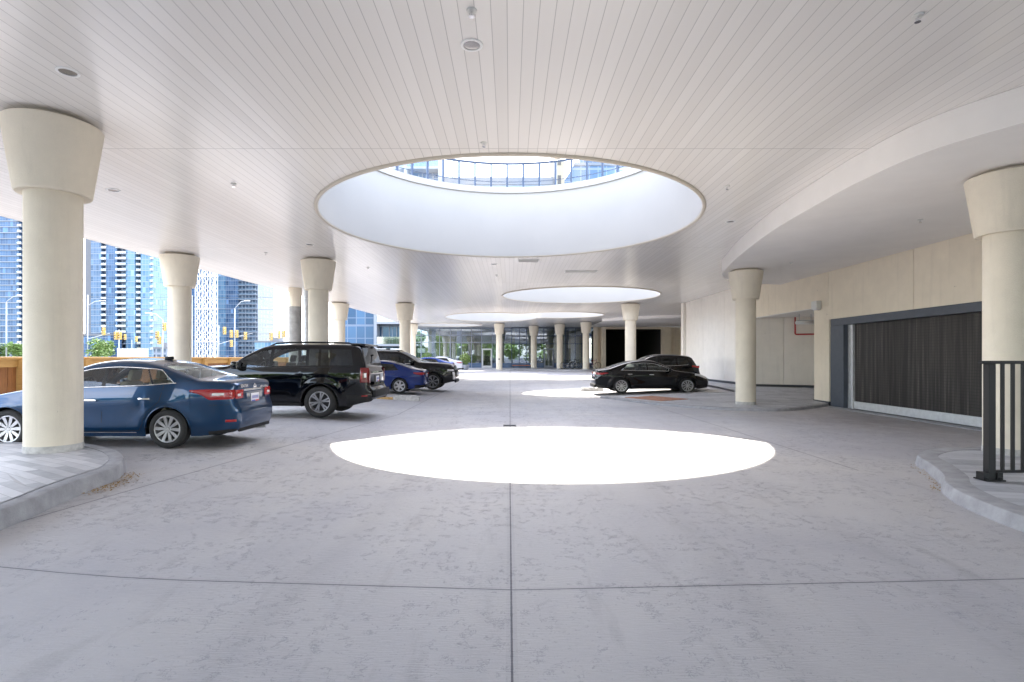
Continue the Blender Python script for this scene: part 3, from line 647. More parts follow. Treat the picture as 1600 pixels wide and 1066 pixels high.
# ------------------------------------------------------------------ far glass front with its lobby
def glass_front(label, xs, y, zbase, fm, ztrans, doors, hi=5.19):
    t = thing('storefront', label, 'glass facade')
    for i in range(len(xs)-1):
        a, b = xs[i], xs[i+1]; z0 = gz((a+b)/2, y)+.12 if zbase is None else zbase
        m = MB(); m.box(a, a+.07, y-.08, y+.08, z0, hi)
        for z in ztrans: m.box(a+.07, b, y-.05, y+.05, z-.035, z+.035)
        m.box(a+.07, b, y-.05, y+.05, hi-.10, hi)
        fr = m.build('window_frame', M[fm], t)
        m = MB(); m.box(a+.07, b, y-.01, y+.01, z0+(.55 if i not in doors else .06), hi-.1); m.build('pane', M['lobbyglass'], fr)
        if i not in doors:
            m = MB(); m.box(a+.07, b, y-.03, y+.03, z0, z0+.55); m.build('sill_panel', M['spandrel'], fr)
        else:
            d = MB(); d.box(a+.08, a+.22, y-.07, y-.0, z0+.02, 2.75); d.box(b-.13, b-.01, y-.07, y, z0+.02, 2.75); d.box(a+.22, b-.13, y-.07, y, 2.6, 2.75); d.box(a+.22, b-.13, y-.07, y, z0+.02, z0+.25)
            dr = d.build('door', M['framesteel' if fm != 'framesteel' else 'alu'], t)
            h = MB(); h.tube([(b-.17, y-.12, z0+.8), (b-.17, y-.12, z0+1.3)], .02, 6); h.build('handle', M['chrome'], dr)
    return t
def px_list(ps, D): return [XG(p, D) for p in ps]
glass_front('long glass front in pale steel frames behind the parked cars', px_list([645,657.5,669.5,686.5,703.5,720.5,736.5,752,768.5,783,799], 63), 63.0, None, 'framesteel', (3.48, 4.30), (7,))
glass_front('glass front in navy frames around the blue entrance door', px_list([799,811,822,834,849,865,883,898,908,918,927], 63), 62.9, None, 'framedark', (3.30, 4.20), (4,))
lb = thing('lobby', 'dim lobby room seen through the glass front', 'room')
m = MB(); m.box(-11.2, 10, 71.8, 72, .3, 5.19); m.build('back_wall', plain('olive_lobby_wall', (.30,.29,.14), .7, noise=.35, scale=.7), lb)
m = MB(); m.box(-11.2, 10, 63.3, 72, .45, .52); m.build('floor', plain('lobby_floor', (.32,.33,.34), .3), lb)
lp = plain('lobby_pillar', (.42,.44,.47), .6)
for x in (-9.6, -6.5, -2.2, .6, 3.2, 6.7): MB().box(x, x+.5, 66.5, 67, .5, 5.15).build('pillar', lp, lb)
lp = plain('pale_lobby_panel', (.66,.58,.28), .6)
for x, wd in ((-7.3, 1.6), (-4.4, 1.1), (.9, .4), (1.6, .35), (4.3, 1.5)): MB().box(x, x+wd, 71.6, 71.75, 1.3, 3.4).build('wall_panel', lp, lb)
m = MB(); m.rbox((-8.2, 66.2, 1.1), (2.6, .7, 1.1), .05); m.build('reception_desk', M['white'], lb)
t = thing('bench', 'low orange slatted bench before the navy framed glass front', 'bench', (1.35, 61.9, gz(1.35, 61.9)+.14))
m = MB()
for i in range(10): m.rbox((-1.0+i*.22, 0, .28), (.19, .35, .06), .01)
m.build('seat', plain('orange_slats', (.62,.19,.045), .5), t)
m = MB(); m.box(-1.0, -.9, -.14, .14, 0, .25); m.box(.9, 1.0, -.14, .14, 0, .25); m.build('leg', M['darkbase'], t)

# ------------------------------------------------------------------ ceiling lights, sprinklers, vents
def on_ceiling(px, py, z=ZC): D = (z-CZ)*F/(VY-py); return XG(px, D), D
def downlight(px, py, label, z=ZC, r=.095):
    x, y = on_ceiling(px, py, z)
    t = thing('downlight', label, 'ceiling light', (x, y, z), 0, 'round downlights in the ceiling')
    m = MB(); m.lathe([(r+.03, .0), (r+.028, -.012), (r, -.014), (r, -.004)], n=32, cap=False); m.build('trim_ring', M['white'], t, smooth=True, angle=40)
    m = MB(); m.lathe([(r, -.006), (r*.7, -.003), (r*.45, -.0025)], n=32, cap=False); m.lathe([(r*.45, -.0024), (.001, -.0024)], n=24, cap=False); m.build('reflector', M['lampdark'], t, smooth=True)
for px, py, lb_ in ((106,112,'round recessed downlight at the upper left above the large column'), (737,70,'round recessed downlight at top centre, below a sprinkler'), (177,297,'small downlight right of the large left column capital'),
                    (772,413,'small downlight behind the large skylight'), (1141,346,'small downlight beside the curved soffit edge'), (484,382,'small downlight left of the large skylight')):
    downlight(px, py, lb_)
def sprinkler(px, py, label, z=ZC):
    x, y = on_ceiling(px, py, z)
    t = thing('sprinkler', label, 'sprinkler', (x, y, z), 0, 'fire sprinklers in the ceiling')
    m = MB(); m.lathe([(.055, 0), (.05, -.014), (.018, -.018)], n=20); m.build('escutcheon', M['offwhite'], t, smooth=True, angle=40)
    m = MB(); m.lathe([(.012, -.018), (.012, -.05), (.008, -.05), (.008, -.066)], n=10); m.lathe([(.03, -.066), (.03, -.07)], n=14); m.tube([(.022, 0, -.03), (.018, 0, -.066)], .004, 5); m.tube([(-.022, 0, -.03), (-.018, 0, -.066)], .004, 5); m.build('head', M['chrome'], t)
for px, py, lb_ in ((737,16,'sprinkler head at top centre above the downlight'), (1434,24,'sprinkler head at the upper right corner of the boarded ceiling'), (756,223,'sprinkler head just before the near rim of the large skylight'),
                    (365,287,'sprinkler head between the left columns and the large skylight'), (1136,291,'sprinkler head right of the large skylight'), (776,430,'sprinkler head behind the large skylight, before the second one'),
                    (575,418,'sprinkler head above the column behind the black SUV'), (415,395,'sprinkler head left of the column behind the black SUV')):
    sprinkler(px, py, lb_)
for px, py, lb_ in ((1438,343,'sprinkler head under the plaster soffit near the right column'), (1236,410,'sprinkler head under the plaster soffit before the beige wall')): sprinkler(px, py, lb_, ZS)
def vent(px, py, wd, dp, label):
    x, y = on_ceiling(px, py); t = thing('ceiling_vent', label, 'vent', (x, y, ZC), 0, 'vents in the ceiling')
    m = MB(); m.box(-wd/2, wd/2, -dp/2, -dp/2+.03, -.02, 0); m.box(-wd/2, wd/2, dp/2-.03, dp/2, -.02, 0); m.box(-wd/2, -wd/2+.03, -dp/2+.03, dp/2-.03, -.02, 0); m.box(wd/2-.03, wd/2, -dp/2+.03, dp/2-.03, -.02, 0); m.build('frame', M['white'], t)
    m = MB()
    for i in range(7): yy = -dp/2+.06+(dp-.12)*i/6; m.box(-wd/2+.03, wd/2-.03, yy-.012, yy+.012, -.012, -.001)
    m.build('slat', M['offwhite'], t)
vent(826, 407, .75, .55, 'white slatted vent behind the large skylight'); vent(908, 424, 1.3, .45, 'long slatted vent to the right before the second skylight')

# ------------------------------------------------------------------ railing, wheel stops, fence
rg = thing('railing', 'black metal railing on the kerbed corner at the right edge', 'railing', (0, 0, 0))
zr = gz(6, 6.9)+.15; x0 = 6.08
m = MB(); m.box(x0-.045, x0+.045, 6.855, 6.945, zr, 1.62); bevel(m.build('post', M['black'], rg), .004, 1)
m = MB(); m.box(x0+1.9, x0+1.99, 6.855, 6.945, zr, 1.62); bevel(m.build('post', M['black'], rg), .004, 1)
m = MB(); m.box(x0-.115, x0+3.6, 6.86, 6.94, 1.62, 1.66); bevel(m.build('top_rail', M['black'], rg), .006, 1)
m = MB(); m.box(x0+.045, x0+3.5, 6.88, 6.92, zr+.09, zr+.125); bevel(m.build('bottom_rail', M['black'], rg), .004, 1)
bal = MB().box(-.016, .016, -.016, .016, zr+.125, 1.62).mesh('baluster')
for i in range(26):
    xx = x0+.165+i*.13
    if abs(xx-(x0+1.945)) < .06: continue
    o = obj('baluster', bal, M['black'], rg); o.location = (xx, 6.9, 0)
m = MB(); m.box(x0-.12, x0+.12, 6.80, 7.0, zr, zr+.016)
for sx in (-.09, .09):
    for sy in (-.07, .07): m.lathe([(.016, .016), (.016, .04)], (x0+sx, 6.9+sy, zr), n=6)
m.box(x0-.12, x0-.05, 6.84, 6.96, zr+.016, zr+.10); m.box(x0+.05, x0+.12, 6.84, 6.96, zr+.016, zr+.10); m.build('base_plate', M['black'], rg)
def wheel_stop(x, y, rz, L, label, stripe=False):
    t = thing('wheel_stop', label, 'wheel stop', (x, y, gz(x, y)), rz)
    m = MB(); ends = []
    for i, q in enumerate(lin(-L/2, L/2, 14)):
        j = random.uniform(-.01, .01); e = 1-.25*S((abs(q)-L/2+.12)/.12)
        ends.append([(q, -.17*e, -.02), (q, -.14*e+j, .12*e), (q, -.09*e, .19*e+j), (q, .09*e, .19*e), (q, .14*e, .12*e+j), (q, .17*e, -.02)])
    vs = [p for r in ends for p in r]; n = 6
    m.add(vs, [(i*n+k, i*n+(k+1) % n, (i+1)*n+(k+1) % n, (i+1)*n+k) for i in range(14) for k in range(n)]+[tuple(range(n)), tuple(14*n+k for k in range(n))])
    m.build('block', M['footing'], t, smooth=True, angle=50)
    if stripe:
        m = MB(); m.rbox((-L/2-.52, 0, .05), (1.05, .36, .14), .05); m.build('yellow_end', plain('worn_yellow_paint', (.52,.33,.13), .8, noise=.4, scale=12), t, smooth=True, angle=40)
wheel_stop(-3.98, 20.9, 0, 1.0, 'low concrete wheel stop with a worn yellow end behind the big SUV', True)
wheel_stop(4.05, 26.9, 0, 1.1, 'concrete wheel stop lying in sunlight behind the black saloon')
wf = thing('timber_fence', 'brown timber fence with pale posts and top rail along the left edge', 'fence')
XF = -14.6
m = MB(); m.box(XF-.10, XF+.10, 8, 46, 1.645, 1.725); bevel(m.build('top_rail', M['woodlight'], wf), .01, 1)
m = MB(); m.box(XF-.02, XF+.06, 8, 46, 1.42, 1.645); m.build('upper_board', M['woodlight'], wf)
pmesh = MB().box(-.14, .14, -.13, .13, 0, 1.64).mesh('post'); bmesh_ = None
for i in range(16):
    y = 9.0+i*2.4; o = obj('post', pmesh, M['woodlight'], wf); o.location = (XF+.06, y, 0)
    m = MB()
    for k in range(8): m.box(XF-.03, XF+.012+.006*(k % 2), y+.15+k*.264, y+.15+k*.264+.255, .1, 1.42)
    m.build('board_panel', M['wood'], wf)

# ------------------------------------------------------------------ plants
def tree(name, label, x, y, z, h, cr, ch, n, mat='leaf', leaf=.16, group=None, trunk=True, squash=.8):
    t = thing(name, label, 'tree' if 'tree' in name else 'plant', (x, y, z), random.uniform(0, 6), group)
    rnd = random.Random(int(abs(x*13+y*7))+n)
    if trunk:
        m = MB(); m.tube([(0,0,-.2), (.03*h*.2,0,h*.3), (0,.05*h*.2,h*.62)], [.035*h*.5, .026*h*.5, .014*h*.5], 8)
        for k in range(7):
            a = rnd.uniform(0, 6.28); zz = rnd.uniform(.35, .6)*h
            m.tube([(0,0,zz), (math.cos(a)*cr*.35, math.sin(a)*cr*.35, zz+ch*.25), (math.cos(a)*cr*.75, math.sin(a)*cr*.75, zz+ch*.45)], [.011*h*.5, .007*h*.5, .003*h*.5], 6)
        m.build('trunk', M['bark'], t, smooth=True)
    m = MB(); lobes = []
    for k in range(14):
        a = rnd.uniform(0, 6.28); q = rnd.uniform(.1, .75)*cr; lobes.append((math.cos(a)*q, math.sin(a)*q, h-ch*.5+rnd.uniform(-.42, .36)*ch, rnd.uniform(.28, .48)*cr))
    for _ in range(n):
        L = rnd.choice(lobes); d = Vector((rnd.gauss(0,1), rnd.gauss(0,1), rnd.gauss(0,1))).normalized()*L[3]*rnd.uniform(.45, 1.08)
        p = Vector((L[0]+d.x, L[1]+d.y, L[2]+d.z*squash)); u = Vector((rnd.gauss(0,1), rnd.gauss(0,1), rnd.gauss(0,.6))).normalized(); v = u.cross(Vector((rnd.gauss(0,1), rnd.gauss(0,1), rnd.gauss(0,1)))).normalized(); s = leaf*rnd.uniform(.6, 1.3)
        m.add([p-u*s, p+v*s*.5, p+u*s, p-v*s*.5], [(0,1,2,3)])
    m.build('crown', M[mat], t); return t
tree('small_tree', 'bright green bushy tree beyond the fence at the far left edge', XG(28, 85), 85, .3, 4.0, 1.8, 2.4, 1500, 'leaf2', .2)
tree('small_tree', 'bright green bushy tree beyond the fence right of the large left column', XG(152, 85), 85, .3, 4.1, 2.4, 2.4, 1800, 'leaf2', .2)
tree('small_tree', 'grey green low tree at the foot of the far left tower', XG(4, 88), 88, .3, 3.6, 1.8, 2.0, 1200, 'leaf', .2)
for k, (x, y) in enumerate([(-42+7.1*i, -36-4*(i%2)) for i in range(13)]):
    tree('street_tree', 'leafy green street tree across the road behind the camera', x, y, 0, 9.5, 4.8, 8.0, 1500, 'leaf2', .5, 'street trees across the road')
t = thing('potted_shrub', 'bushy green shrub in a round blue grey tub before the glass front', 'plant', (-4.75, 57.0, gz(-4.75, 57)))
m = MB(); m.lathe([(.34, 0), (.48, .42), (.50, .55), (.44, .55), (.42, .46)], n=24); m.build('tub', M['framesteel'], t, smooth=True, angle=40)
m = MB(); rnd = random.Random(3)
for _ in range(700):
    d = Vector((rnd.gauss(0,1), rnd.gauss(0,1), rnd.gauss(0,1))).normalized()*rnd.uniform(.3, .62); p = Vector((d.x, d.y, 1.15+d.z*1.05)); u = Vector((rnd.gauss(0,1), rnd.gauss(0,1), rnd.gauss(0,1))).normalized(); v = u.orthogonal().normalized(); s = rnd.uniform(.06, .11)
    m.add([p-u*s, p+v*s*.45, p+u*s, p-v*s*.45], [(0,1,2,3)])
m.build('foliage', M['leaf2'], t)
t2 = thing('potted_shrub', 'green shrub in a pale tub at the left end of the glass front', 'plant', (-9.3, 60.8, gz(-9.3, 60.8)+.13))
for ch in list(t.children): c = ch.copy(); C.objects.link(c); c.parent = t2

# ------------------------------------------------------------------ buildings beyond the fence
M['cw_blue'] = mat_curtain('blue_curtain_wall', (.022,.055,.115), (.075,.13,.22), (.22,.245,.29), 1.5, 3.0, .14, .40)
M['cw_blue2'] = mat_curtain('deep_blue_curtain_wall', (.013,.040,.105), (.045,.10,.20), (.16,.19,.255), 1.3, 3.0, .12, .30)
M['cw_light'] = mat_curtain('light_blue_curtain_wall', (.06,.14,.24), (.13,.23,.32), (.24,.28,.33), 1.6, 3.0, .16, .45)
M['cw_grey'] = mat_curtain('grey_window_wall', (.02,.035,.06), (.06,.085,.12), (.22,.235,.27), 2.2, 3.0, .7, .9)
M['slabwhite'] = plain('white_slab', (.27,.285,.31), .7)
M['balrail'] = mat_glass('balcony_glass', (.55,.63,.7), .15, .05)
M['cladding'] = plain('pale_grey_cladding', (.15,.155,.17), .7, noise=.05, scale=.3)
M['cladcream'] = plain('cream_cladding', (.26,.22,.15), .8, noise=.06, scale=.3)
def block(name, parent, x0, x1, y0, y1, z0, z1, mat): m = MB(); m.box(x0, x1, y0, y1, z0, z1); return m.build(name, M[mat], parent)
def tower(label, Y, depth, h, strips, balcs=(), bands=None, floor=3.0, name='tower'):
    # strips: (px0, px1, material, setback); the tower's own coordinates start at its left front corner
    xs = [XG(a, Y) for s in strips for a in s[:2]]; x0, x1 = min(xs), max(xs); xc = (x0+x1)/2
    t = thing(name, label, 'tower', (xc, Y, 0))
    for a, b, mat, sb in strips: block('facade', t, XG(a, Y)-xc, XG(b, Y)-xc, sb, depth, 0, h-(1.5 if sb else 0), mat)
    block('roof_box', t, (x0-xc)*.5, (x1-xc)*.5, depth*.3, depth*.7, h-1.6, h+4, 'cladding')
    nf = int(h/floor)
    for a, b, out in balcs:
        xa, xb = XG(a, Y)-xc, XG(b, Y)-xc
        m = MB(); m.box(xa, xb, -out, .3, -.14, .14); sm = m.mesh('balcony')
        if not sm.materials: sm.materials.append(M['slabwhite'])
        m = MB(); m.box(xa, xb, -out, -out+.05, .14, 1.15); gm = m.mesh('balustrade'); gm.materials.append(M['balrail'])
        step = 1 if nf*len(balcs) < 90 else 1
        for k in range(2, nf):
            o = obj('balcony', sm, None, t); o.location = (0, 0, k*floor)
            g = obj('balustrade', gm, None, o)
    if bands:
        m = MB(); m.box(x0-xc-.15, XG(bands, Y)-xc, -.35, .2, -.2, .2); bm_ = m.mesh('floor_band'); bm_.materials.append(M['slabwhite'])
        for k in range(1, nf+1): o = obj('floor_band', bm_, None, t); o.location = (0, 0, k*floor)
    return t
tower('tall blue glass tower with white floor bands at the far left edge', 280, 28, 104, [(-60,30,'cw_blue2',0), (30,37,'cw_grey',1.2)], [(30,37,1.4)], bands=30)
tower('tall glass tower with dark balcony stacks between the first two left columns', 290, 26, 98,
      [(132,142,'cladding',.4), (142,158,'cw_blue',0), (158,166,'cw_grey',2.2), (166,183,'cw_blue2',0), (183,198,'cw_grey',2.0), (198,212,'cw_light',-.6), (212,220,'cw_grey',2.4), (220,238,'cw_light',0)],
      [(158,166,.2), (183,199,1.3), (212,220,.2), (236,241,1.0)])
block_ = thing('podium_block', 'low dark blue glass podium at the foot of the balcony tower', 'building', (XG(160, 285), 280, 0))
block('facade', block_, -7, 8, 0, 8, 0, 13, 'cw_blue2'); block('roof_edge', block_, -7.3, 8.3, -.3, 8, 13.002, 14, 'cladding')
tower('light blue glass tower with balconies standing right of the white lattice mast', 350, 26, 92, [(336,352,'cw_light',0), (352,372,'cw_blue',.5), (372,401,'cw_grey',1.4)], [(372,384,.4), (386,401,1.2)])
tower('narrow deep blue tower just left of the white lattice mast', 330, 20, 80, [(292,307,'cw_blue2',0)], [])
def low_building(label, px0, px1, Y, h, mat, name='low_building'):
    t = thing(name, label, 'building', (XG((px0+px1)/2, Y), Y, 0)); hw = XG(px1, Y)-XG((px0+px1)/2, Y)
    block('facade', t, -hw, hw, 0, 18, 0, h, mat); block('parapet', t, -hw-.2, hw+.2, -.2, 18.2, h+.002, h+.7, 'cladding'); block('roof_unit', t, -hw*.5, -hw*.1, 4, 9, h+.704, h+2.6, 'cladding'); return t
low_building('long low bluish building on the horizon right of the towers', 398, 470, 260, 9, 'cw_light')
low_building('pale low building at the horizon behind the traffic signals', 240, 262, 230, 5.5, 'cw_grey')
t = thing('site_hoarding', 'long white site hoarding below the balcony tower', 'hoarding', (XG(207, 120), 120, .3))
m = MB()
for i in range(6): m.box(-3.4+i*1.13, -3.4+i*1.13+1.11, 0, .06, 0, 3.4)
m.build('panel', M['offwhite'], t); m = MB()
for i in range(7): m.box(-3.45+i*1.13, -3.38+i*1.13, .07, .16, 0, 3.5)
m.build('post', M['galv'], t)
# white lattice mast
lt = thing('lattice_mast', 'white steel lattice mast of a building hoist standing beyond the fence', 'mast', (XG(322.5, 150), 150, 0))
m = MB(); br = MB(); hh = 66
for cx in (-2.15, 0, 2.15):
    for sx in (-.62, .62):
        for sy in (-.6, .6): m.tube([(cx+sx, sy, 0), (cx+sx, sy, hh)], .075, 5)
    for k in range(int(hh/1.6)):
        z = k*1.6; f = 1 if (k+int(cx)) % 2 else -1
        br.tube([(cx-.62*f, -.6, z), (cx+.62*f, -.6, z+1.6)], .05, 4); br.tube([(cx-.62, -.6, z), (cx+.62, -.6, z)], .05, 4)
        br.tube([(cx+.62*f, .6, z), (cx-.62*f, .6, z+1.6)], .04, 4); br.tube([(cx-.62, -.6, z), (cx-.62, .6, z+1.6)], .04, 4); br.tube([(cx+.62, -.6, z), (cx+.62, .6, z+1.6)], .04, 4)
m.build('legs', M['white'], lt); br.build('braces', M['white'], lt)
for z in range(6, hh, 9): MB().box(-2.9, 2.9, -.7, .7, z, z+.15).build('platform', M['white'], lt)

# balcony building seen past the left columns and through the big skylight
def bldg_balcony():
    Y = 80; xa, xb = XG(530, Y), XG(690, Y); t = thing('balcony_building', 'mid rise building with white framed balconies beyond the left end of the glass front', 'building', (xa, Y, .3))
    Wd = xb-xa
    block('core', t, 0, Wd, 1.6, 20, 0, 39, 'cw_blue'); block('blue_bay', t, .6, 5.2, .2, 1.598, 0, 38, 'cw_blue2')
    fl = 3.25
    for k in range(1, 12):
        z = k*fl
        m = MB(); m.box(5.3, Wd-.1, -.35, 1.6, z-.16, z+.16); s = m.build('balcony', M['slabwhite'], t)
        m = MB(); m.box(5.4, Wd-.2, -.30, -.26, z+.16, z+1.2); m.build('balustrade', M['balrail'], s)
    m = MB()
    for x in (5.2, 9.6, Wd-.45): m.box(x, x+.4, -.4, 1.59, 0, 38.5)
    m.build('white_fin', M['slabwhite'], t)
    for k in range(11):
        m = MB()
        for x in (5.9, 7.0, 8.1, 10.3, 11.4, 12.5, 13.6):
            if x < Wd-.9: m.box(x, x+.09, 1.45, 1.598, k*fl+.2, k*fl+2.8)
        m.build('window_frame', M['slabwhite'], t)
    m = MB()
    for x in range(4): m.box(5.6+x*2.0, 7.0+x*2.0, -.5, 1.58, 2.1, 2.75)
    m.build('shop_canopy', M['offwhite'], t)
bldg_balcony()
t = thing('podium_building', 'blue grey podium building with a pale top edge seen through the large skylight', 'building', (XG(690, 80), 80, 0))
wd = XG(866, 80)-XG(690, 80); block('facade', t, .05, wd, 1, 14, 5, 27.4, 'cw_light'); block('parapet', t, .05, wd, .7, 14, 27.402, 28.5, 'cladding')
t = thing('pale_tower', 'narrow cream clad tower beside the blue block seen through the large skylight', 'tower', (XG(866, 80), 80, 0))
block('shaft', t, .05, 1.5, 0, 8, 5, 37, 'cladcream'); 
m = MB()
for k in range(9): m.box(.5, 1.0, -.05, .02, 9+k*3, 10.5+k*3)
m.build('window', M['dark'], t)
t = thing('blue_block', 'dark blue glass block at the right seen through the large skylight', 'building', (XG(880, 82), 82, 0))
wd = XG(990, 82)-XG(880, 82); m = MB(); m.add([(0,0,5),(wd,0,5),(wd,0,30.6),(1.6,0,30.6),(0,0,28.2),(0,12,5),(wd,12,5),(wd,12,30.6),(1.6,12,30.6),(0,12,28.2)], [(0,1,2,3,4),(5,9,8,7,6),(0,5,6,1),(1,6,7,2),(2,7,8,3),(3,8,9,4),(4,9,5,0)]); m.build('facade', M['cw_blue2'], t)
m = MB(); m.box(1.6, wd, -.3, 12, 30.602, 31.0); m.build('roof_edge', M['cladding'], t); block('upper_storey', t, 3, wd, 4, 12, 31.002, 36, 'cw_blue')

# ------------------------------------------------------------------ street furniture across the road
def sig_head(x, y, z, s=1.0):
    m = MB(); m.rbox((x, y, z), (.42*s, .26*s, 1.15*s), .04*s)
    for k in (-1, 0, 1): m.lathe([(.15*s, -.18*s), (.16*s, 0)], (x, y-.13*s, z+k*.36*s), n=12, axis='y', a0=.0, a1=PI)
    return m
def pole(label, px, D, ztop, parts, r=.10, name='street_pole', cat='pole'):
    x = XG(px, D); t = thing(name, label, cat, (x, D, .3)); m = MB(); m.tube([(0,0,-.3), (0,0,ztop-.3)], [r, r*.6], 8); m.build('mast', M['polegrey'], t, smooth=True)
    for kind, (dpx, dpy), *rest in parts:
        X, Z = (dpx-px)/F*D, CZ+(VY-dpy)/F*D-.3
        if kind == 'lamp':
            z0 = CZ+(VY-rest[0])/F*D-.3; m = MB(); m.tube([(0,0,z0), (X*.5, 0, Z-.15*abs(Z-z0)), (X, 0, Z)], .055, 6); a = m.build('lamp_arm', M['polegrey'], t, smooth=True)
            m = MB(); m.rbox((X, 0, Z-.03), (.9, .30, .14), .05); m.build('lamp_head', M['alu'], a)
        elif kind == 'arm':
            z0 = CZ+(VY-rest[0])/F*D-.3; m = MB(); m.tube([(0,0,z0), (X, 0, Z)], .06, 6); m.build('signal_arm', M['polegrey'], t)
        elif kind == 'head':
            h = sig_head(X, -.2, Z).build('signal_head', M['signalyellow'], t)
            m = MB()
            for k in (-1, 0, 1): m.lathe([(.001, -.345), (.12, -.34), (.12, -.33)], (X, 0, Z+k*.36), n=12, axis='y', cap=False)
            m.build('lens', M['lampdark'], h)
    return t
pole('street lamp pole with a long arm at the far left edge', 10, 85, 10.3, [('lamp', (32,462), 472)])
pole('lamp and signal pole at the right side of the large left column', 137, 85, 11.5, [('lamp', (160,470), 478), ('arm', (171,521), 530), ('head', (163.5,518))], name='signal_pole', cat='traffic light')
pole('short signal pole with two yellow heads before the balcony tower', 186, 82, 5.9, [('head', (182.5,525)), ('head', (189,525))], name='signal_pole', cat='traffic light')
pole('thin far signal pole with small yellow heads before the white hoarding', 206, 118, 5.6, [('head', (196.5,527)), ('head', (214,530))], .07, 'signal_pole', 'traffic light')
pole('grey pole left of the second column with a lamp arm and yellow signals', 254.5, 78, 7.1, [('lamp', (232,489), 500), ('head', (258.5,511)), ('head', (247.5,524)), ('head', (250.5,532))], .11, 'signal_pole', 'traffic light')
pole('tall signal pole with a curved lamp before the light blue tower', 367, 84, 9.3, [('lamp', (386,470), 482), ('arm', (394,521), 527), ('head', (362.5,522)), ('head', (371,522)), ('head', (384.5,525)), ('head', (352,517))], .11, 'signal_pole', 'traffic light')
pole('shorter signal pole with an upward arm left of the tall one', 342, 92, 7.2, [('arm', (361,532), 538), ('head', (362.5,537))], .09, 'signal_pole', 'traffic light')
pole('signal pole with three yellow heads left of the bare concrete column', 446, 80, 8.0, [('lamp', (431,495), 501), ('head', (424.5,526)), ('head', (437,523)), ('head', (443.5,522))], .10, 'signal_pole', 'traffic light')
for px, Dd, tp, lb_ in ((300.5, 90, 465, 'thin grey pole right of the second column, left of its twin'), (305, 96, 475, 'thin grey pole between the second column and the lattice mast')):
    t = thing('street_pole', lb_, 'pole', (XG(px, Dd), Dd, .2)); m = MB(); zz = CZ+(VY-tp)/F*Dd; m.tube([(0,0,-.3), (0,0,zz)], [.11,.06], 8); m.build('mast', M['polegrey'], t); m = MB(); m.lathe([(.13, zz), (.05, zz+.12)], n=8); m.build('cap', M['alu'], t)
wl = ['highest of the overhead wires left of the bare column', 'second overhead wire down left of the bare column', 'third overhead wire down left of the bare column', 'lowest overhead wire left of the bare column']
for k, (py, Dd) in enumerate(((465,130), (484,131), (508,132), (522,133))):
    z = CZ+(VY-py)/F*Dd; m = MB(); m.tube([(-118+i*11, Dd, z+.35*((i-5)/5)**2) for i in range(11)], .035, 5)
    tag(m.build('overhead_wire', M['wire']), wl[k], 'wire', 'overhead wires across the street')

# ------------------------------------------------------------------ bicycles by the glass front
def bicycle(x, y, rz, label, col):
    t = thing('bicycle', label, 'bicycle', (x, y, gz(x, y)+.14), rz, 'bicycles parked before the glass front')
    for sx in (-.52, .52):
        m = MB(); m.tube([(sx+.33*math.cos(a), 0, .34+.33*math.sin(a)) for a in lin(0, 2*PI, 24)[:-1]], .022, 6, closed=True); wv = m.build('wheel', M['rubber'], t)
        m = MB()
        for k in range(8): a = k*PI/8; m.tube([(sx+.31*math.cos(a), 0, .34+.31*math.sin(a)), (sx-.31*math.cos(a), 0, .34-.31*math.sin(a))], .004, 4)
        m.build('spoke', M['galv'], wv)
    bb, st, hd, hl = (-.06,0,.32), (-.2,0,.82), (.36,0,.86), (.38,0,.74)
    m = MB()
    for a, b in ((bb, st), (st, hd), (bb, hl), ((-.52,0,.34), bb), ((-.52,0,.34), st), (hd, (.52,0,.34))): m.tube([a, b], .018, 6)
    m.build('frame', col, t)
    m = MB(); m.rbox((-.22, 0, .90), (.26, .14, .06), .025); m.tube([(-.2,0,.82), (-.22,0,.9)], .014, 6); m.build('saddle', M['black'], t)
    m = MB(); m.tube([(hd[0],0,hd[2]), (.36,0,1.0)], .014, 6); m.tube([(.30,-.28,1.02), (.38,-.1,1.0), (.38,.1,1.0), (.30,.28,1.02)], .014, 6); m.build('handlebar', M['black'], t)
    m = MB(); m.lathe([(.09,-.02),(.09,.02)], (bb[0], 0, bb[2]), n=14, axis='y'); m.build('crank', M['galv'], t)
red = plain('red_bike_paint', (.35,.02,.02), .3, coat=1)
bicycle(5.95, 56.0, .25, 'dark bicycle leaning nearest the middle column of the glass front', M['blackplastic'])
bicycle(6.5, 57.0, -.4, 'grey bicycle parked in the middle of the row by the glass front', M['galv'])
bicycle(7.0, 57.8, .5, 'dark blue bicycle at the back of the row by the glass front', M['framedark'])
bicycle(8.6, 56.4, .15, 'red bicycle parked beside the beige pier right of the glass front', red)

# ------------------------------------------------------------------ cars
def pchip(keys):
    xs = [k[0] for k in keys]; ys = [k[1] for k in keys]; n = len(xs)
    h = [xs[i+1]-xs[i] for i in range(n-1)]; d = [(ys[i+1]-ys[i])/h[i] for i in range(n-1)]; m = [0]*n
    m[0], m[-1] = d[0], d[-1]
    for i in range(1, n-1):
        if d[i-1]*d[i] <= 0: m[i] = 0
        else:
            w1 = 2*h[i]+h[i-1]; w2 = h[i]+2*h[i-1]; m[i] = (w1+w2)/(w1/d[i-1]+w2/d[i])
    def f(x):
        if x <= xs[0]: return ys[0]
        if x >= xs[-1]: return ys[-1]
        i = 0
        while x > xs[i+1]: i += 1
        t = (x-xs[i])/h[i]; a = t*t*(3-2*t); b = t*(1-t)**2; c = t*t*(t-1)
        return ys[i]*(1-a)+ys[i+1]*a+h[i]*(b*m[i]+c*m[i+1])
    return f
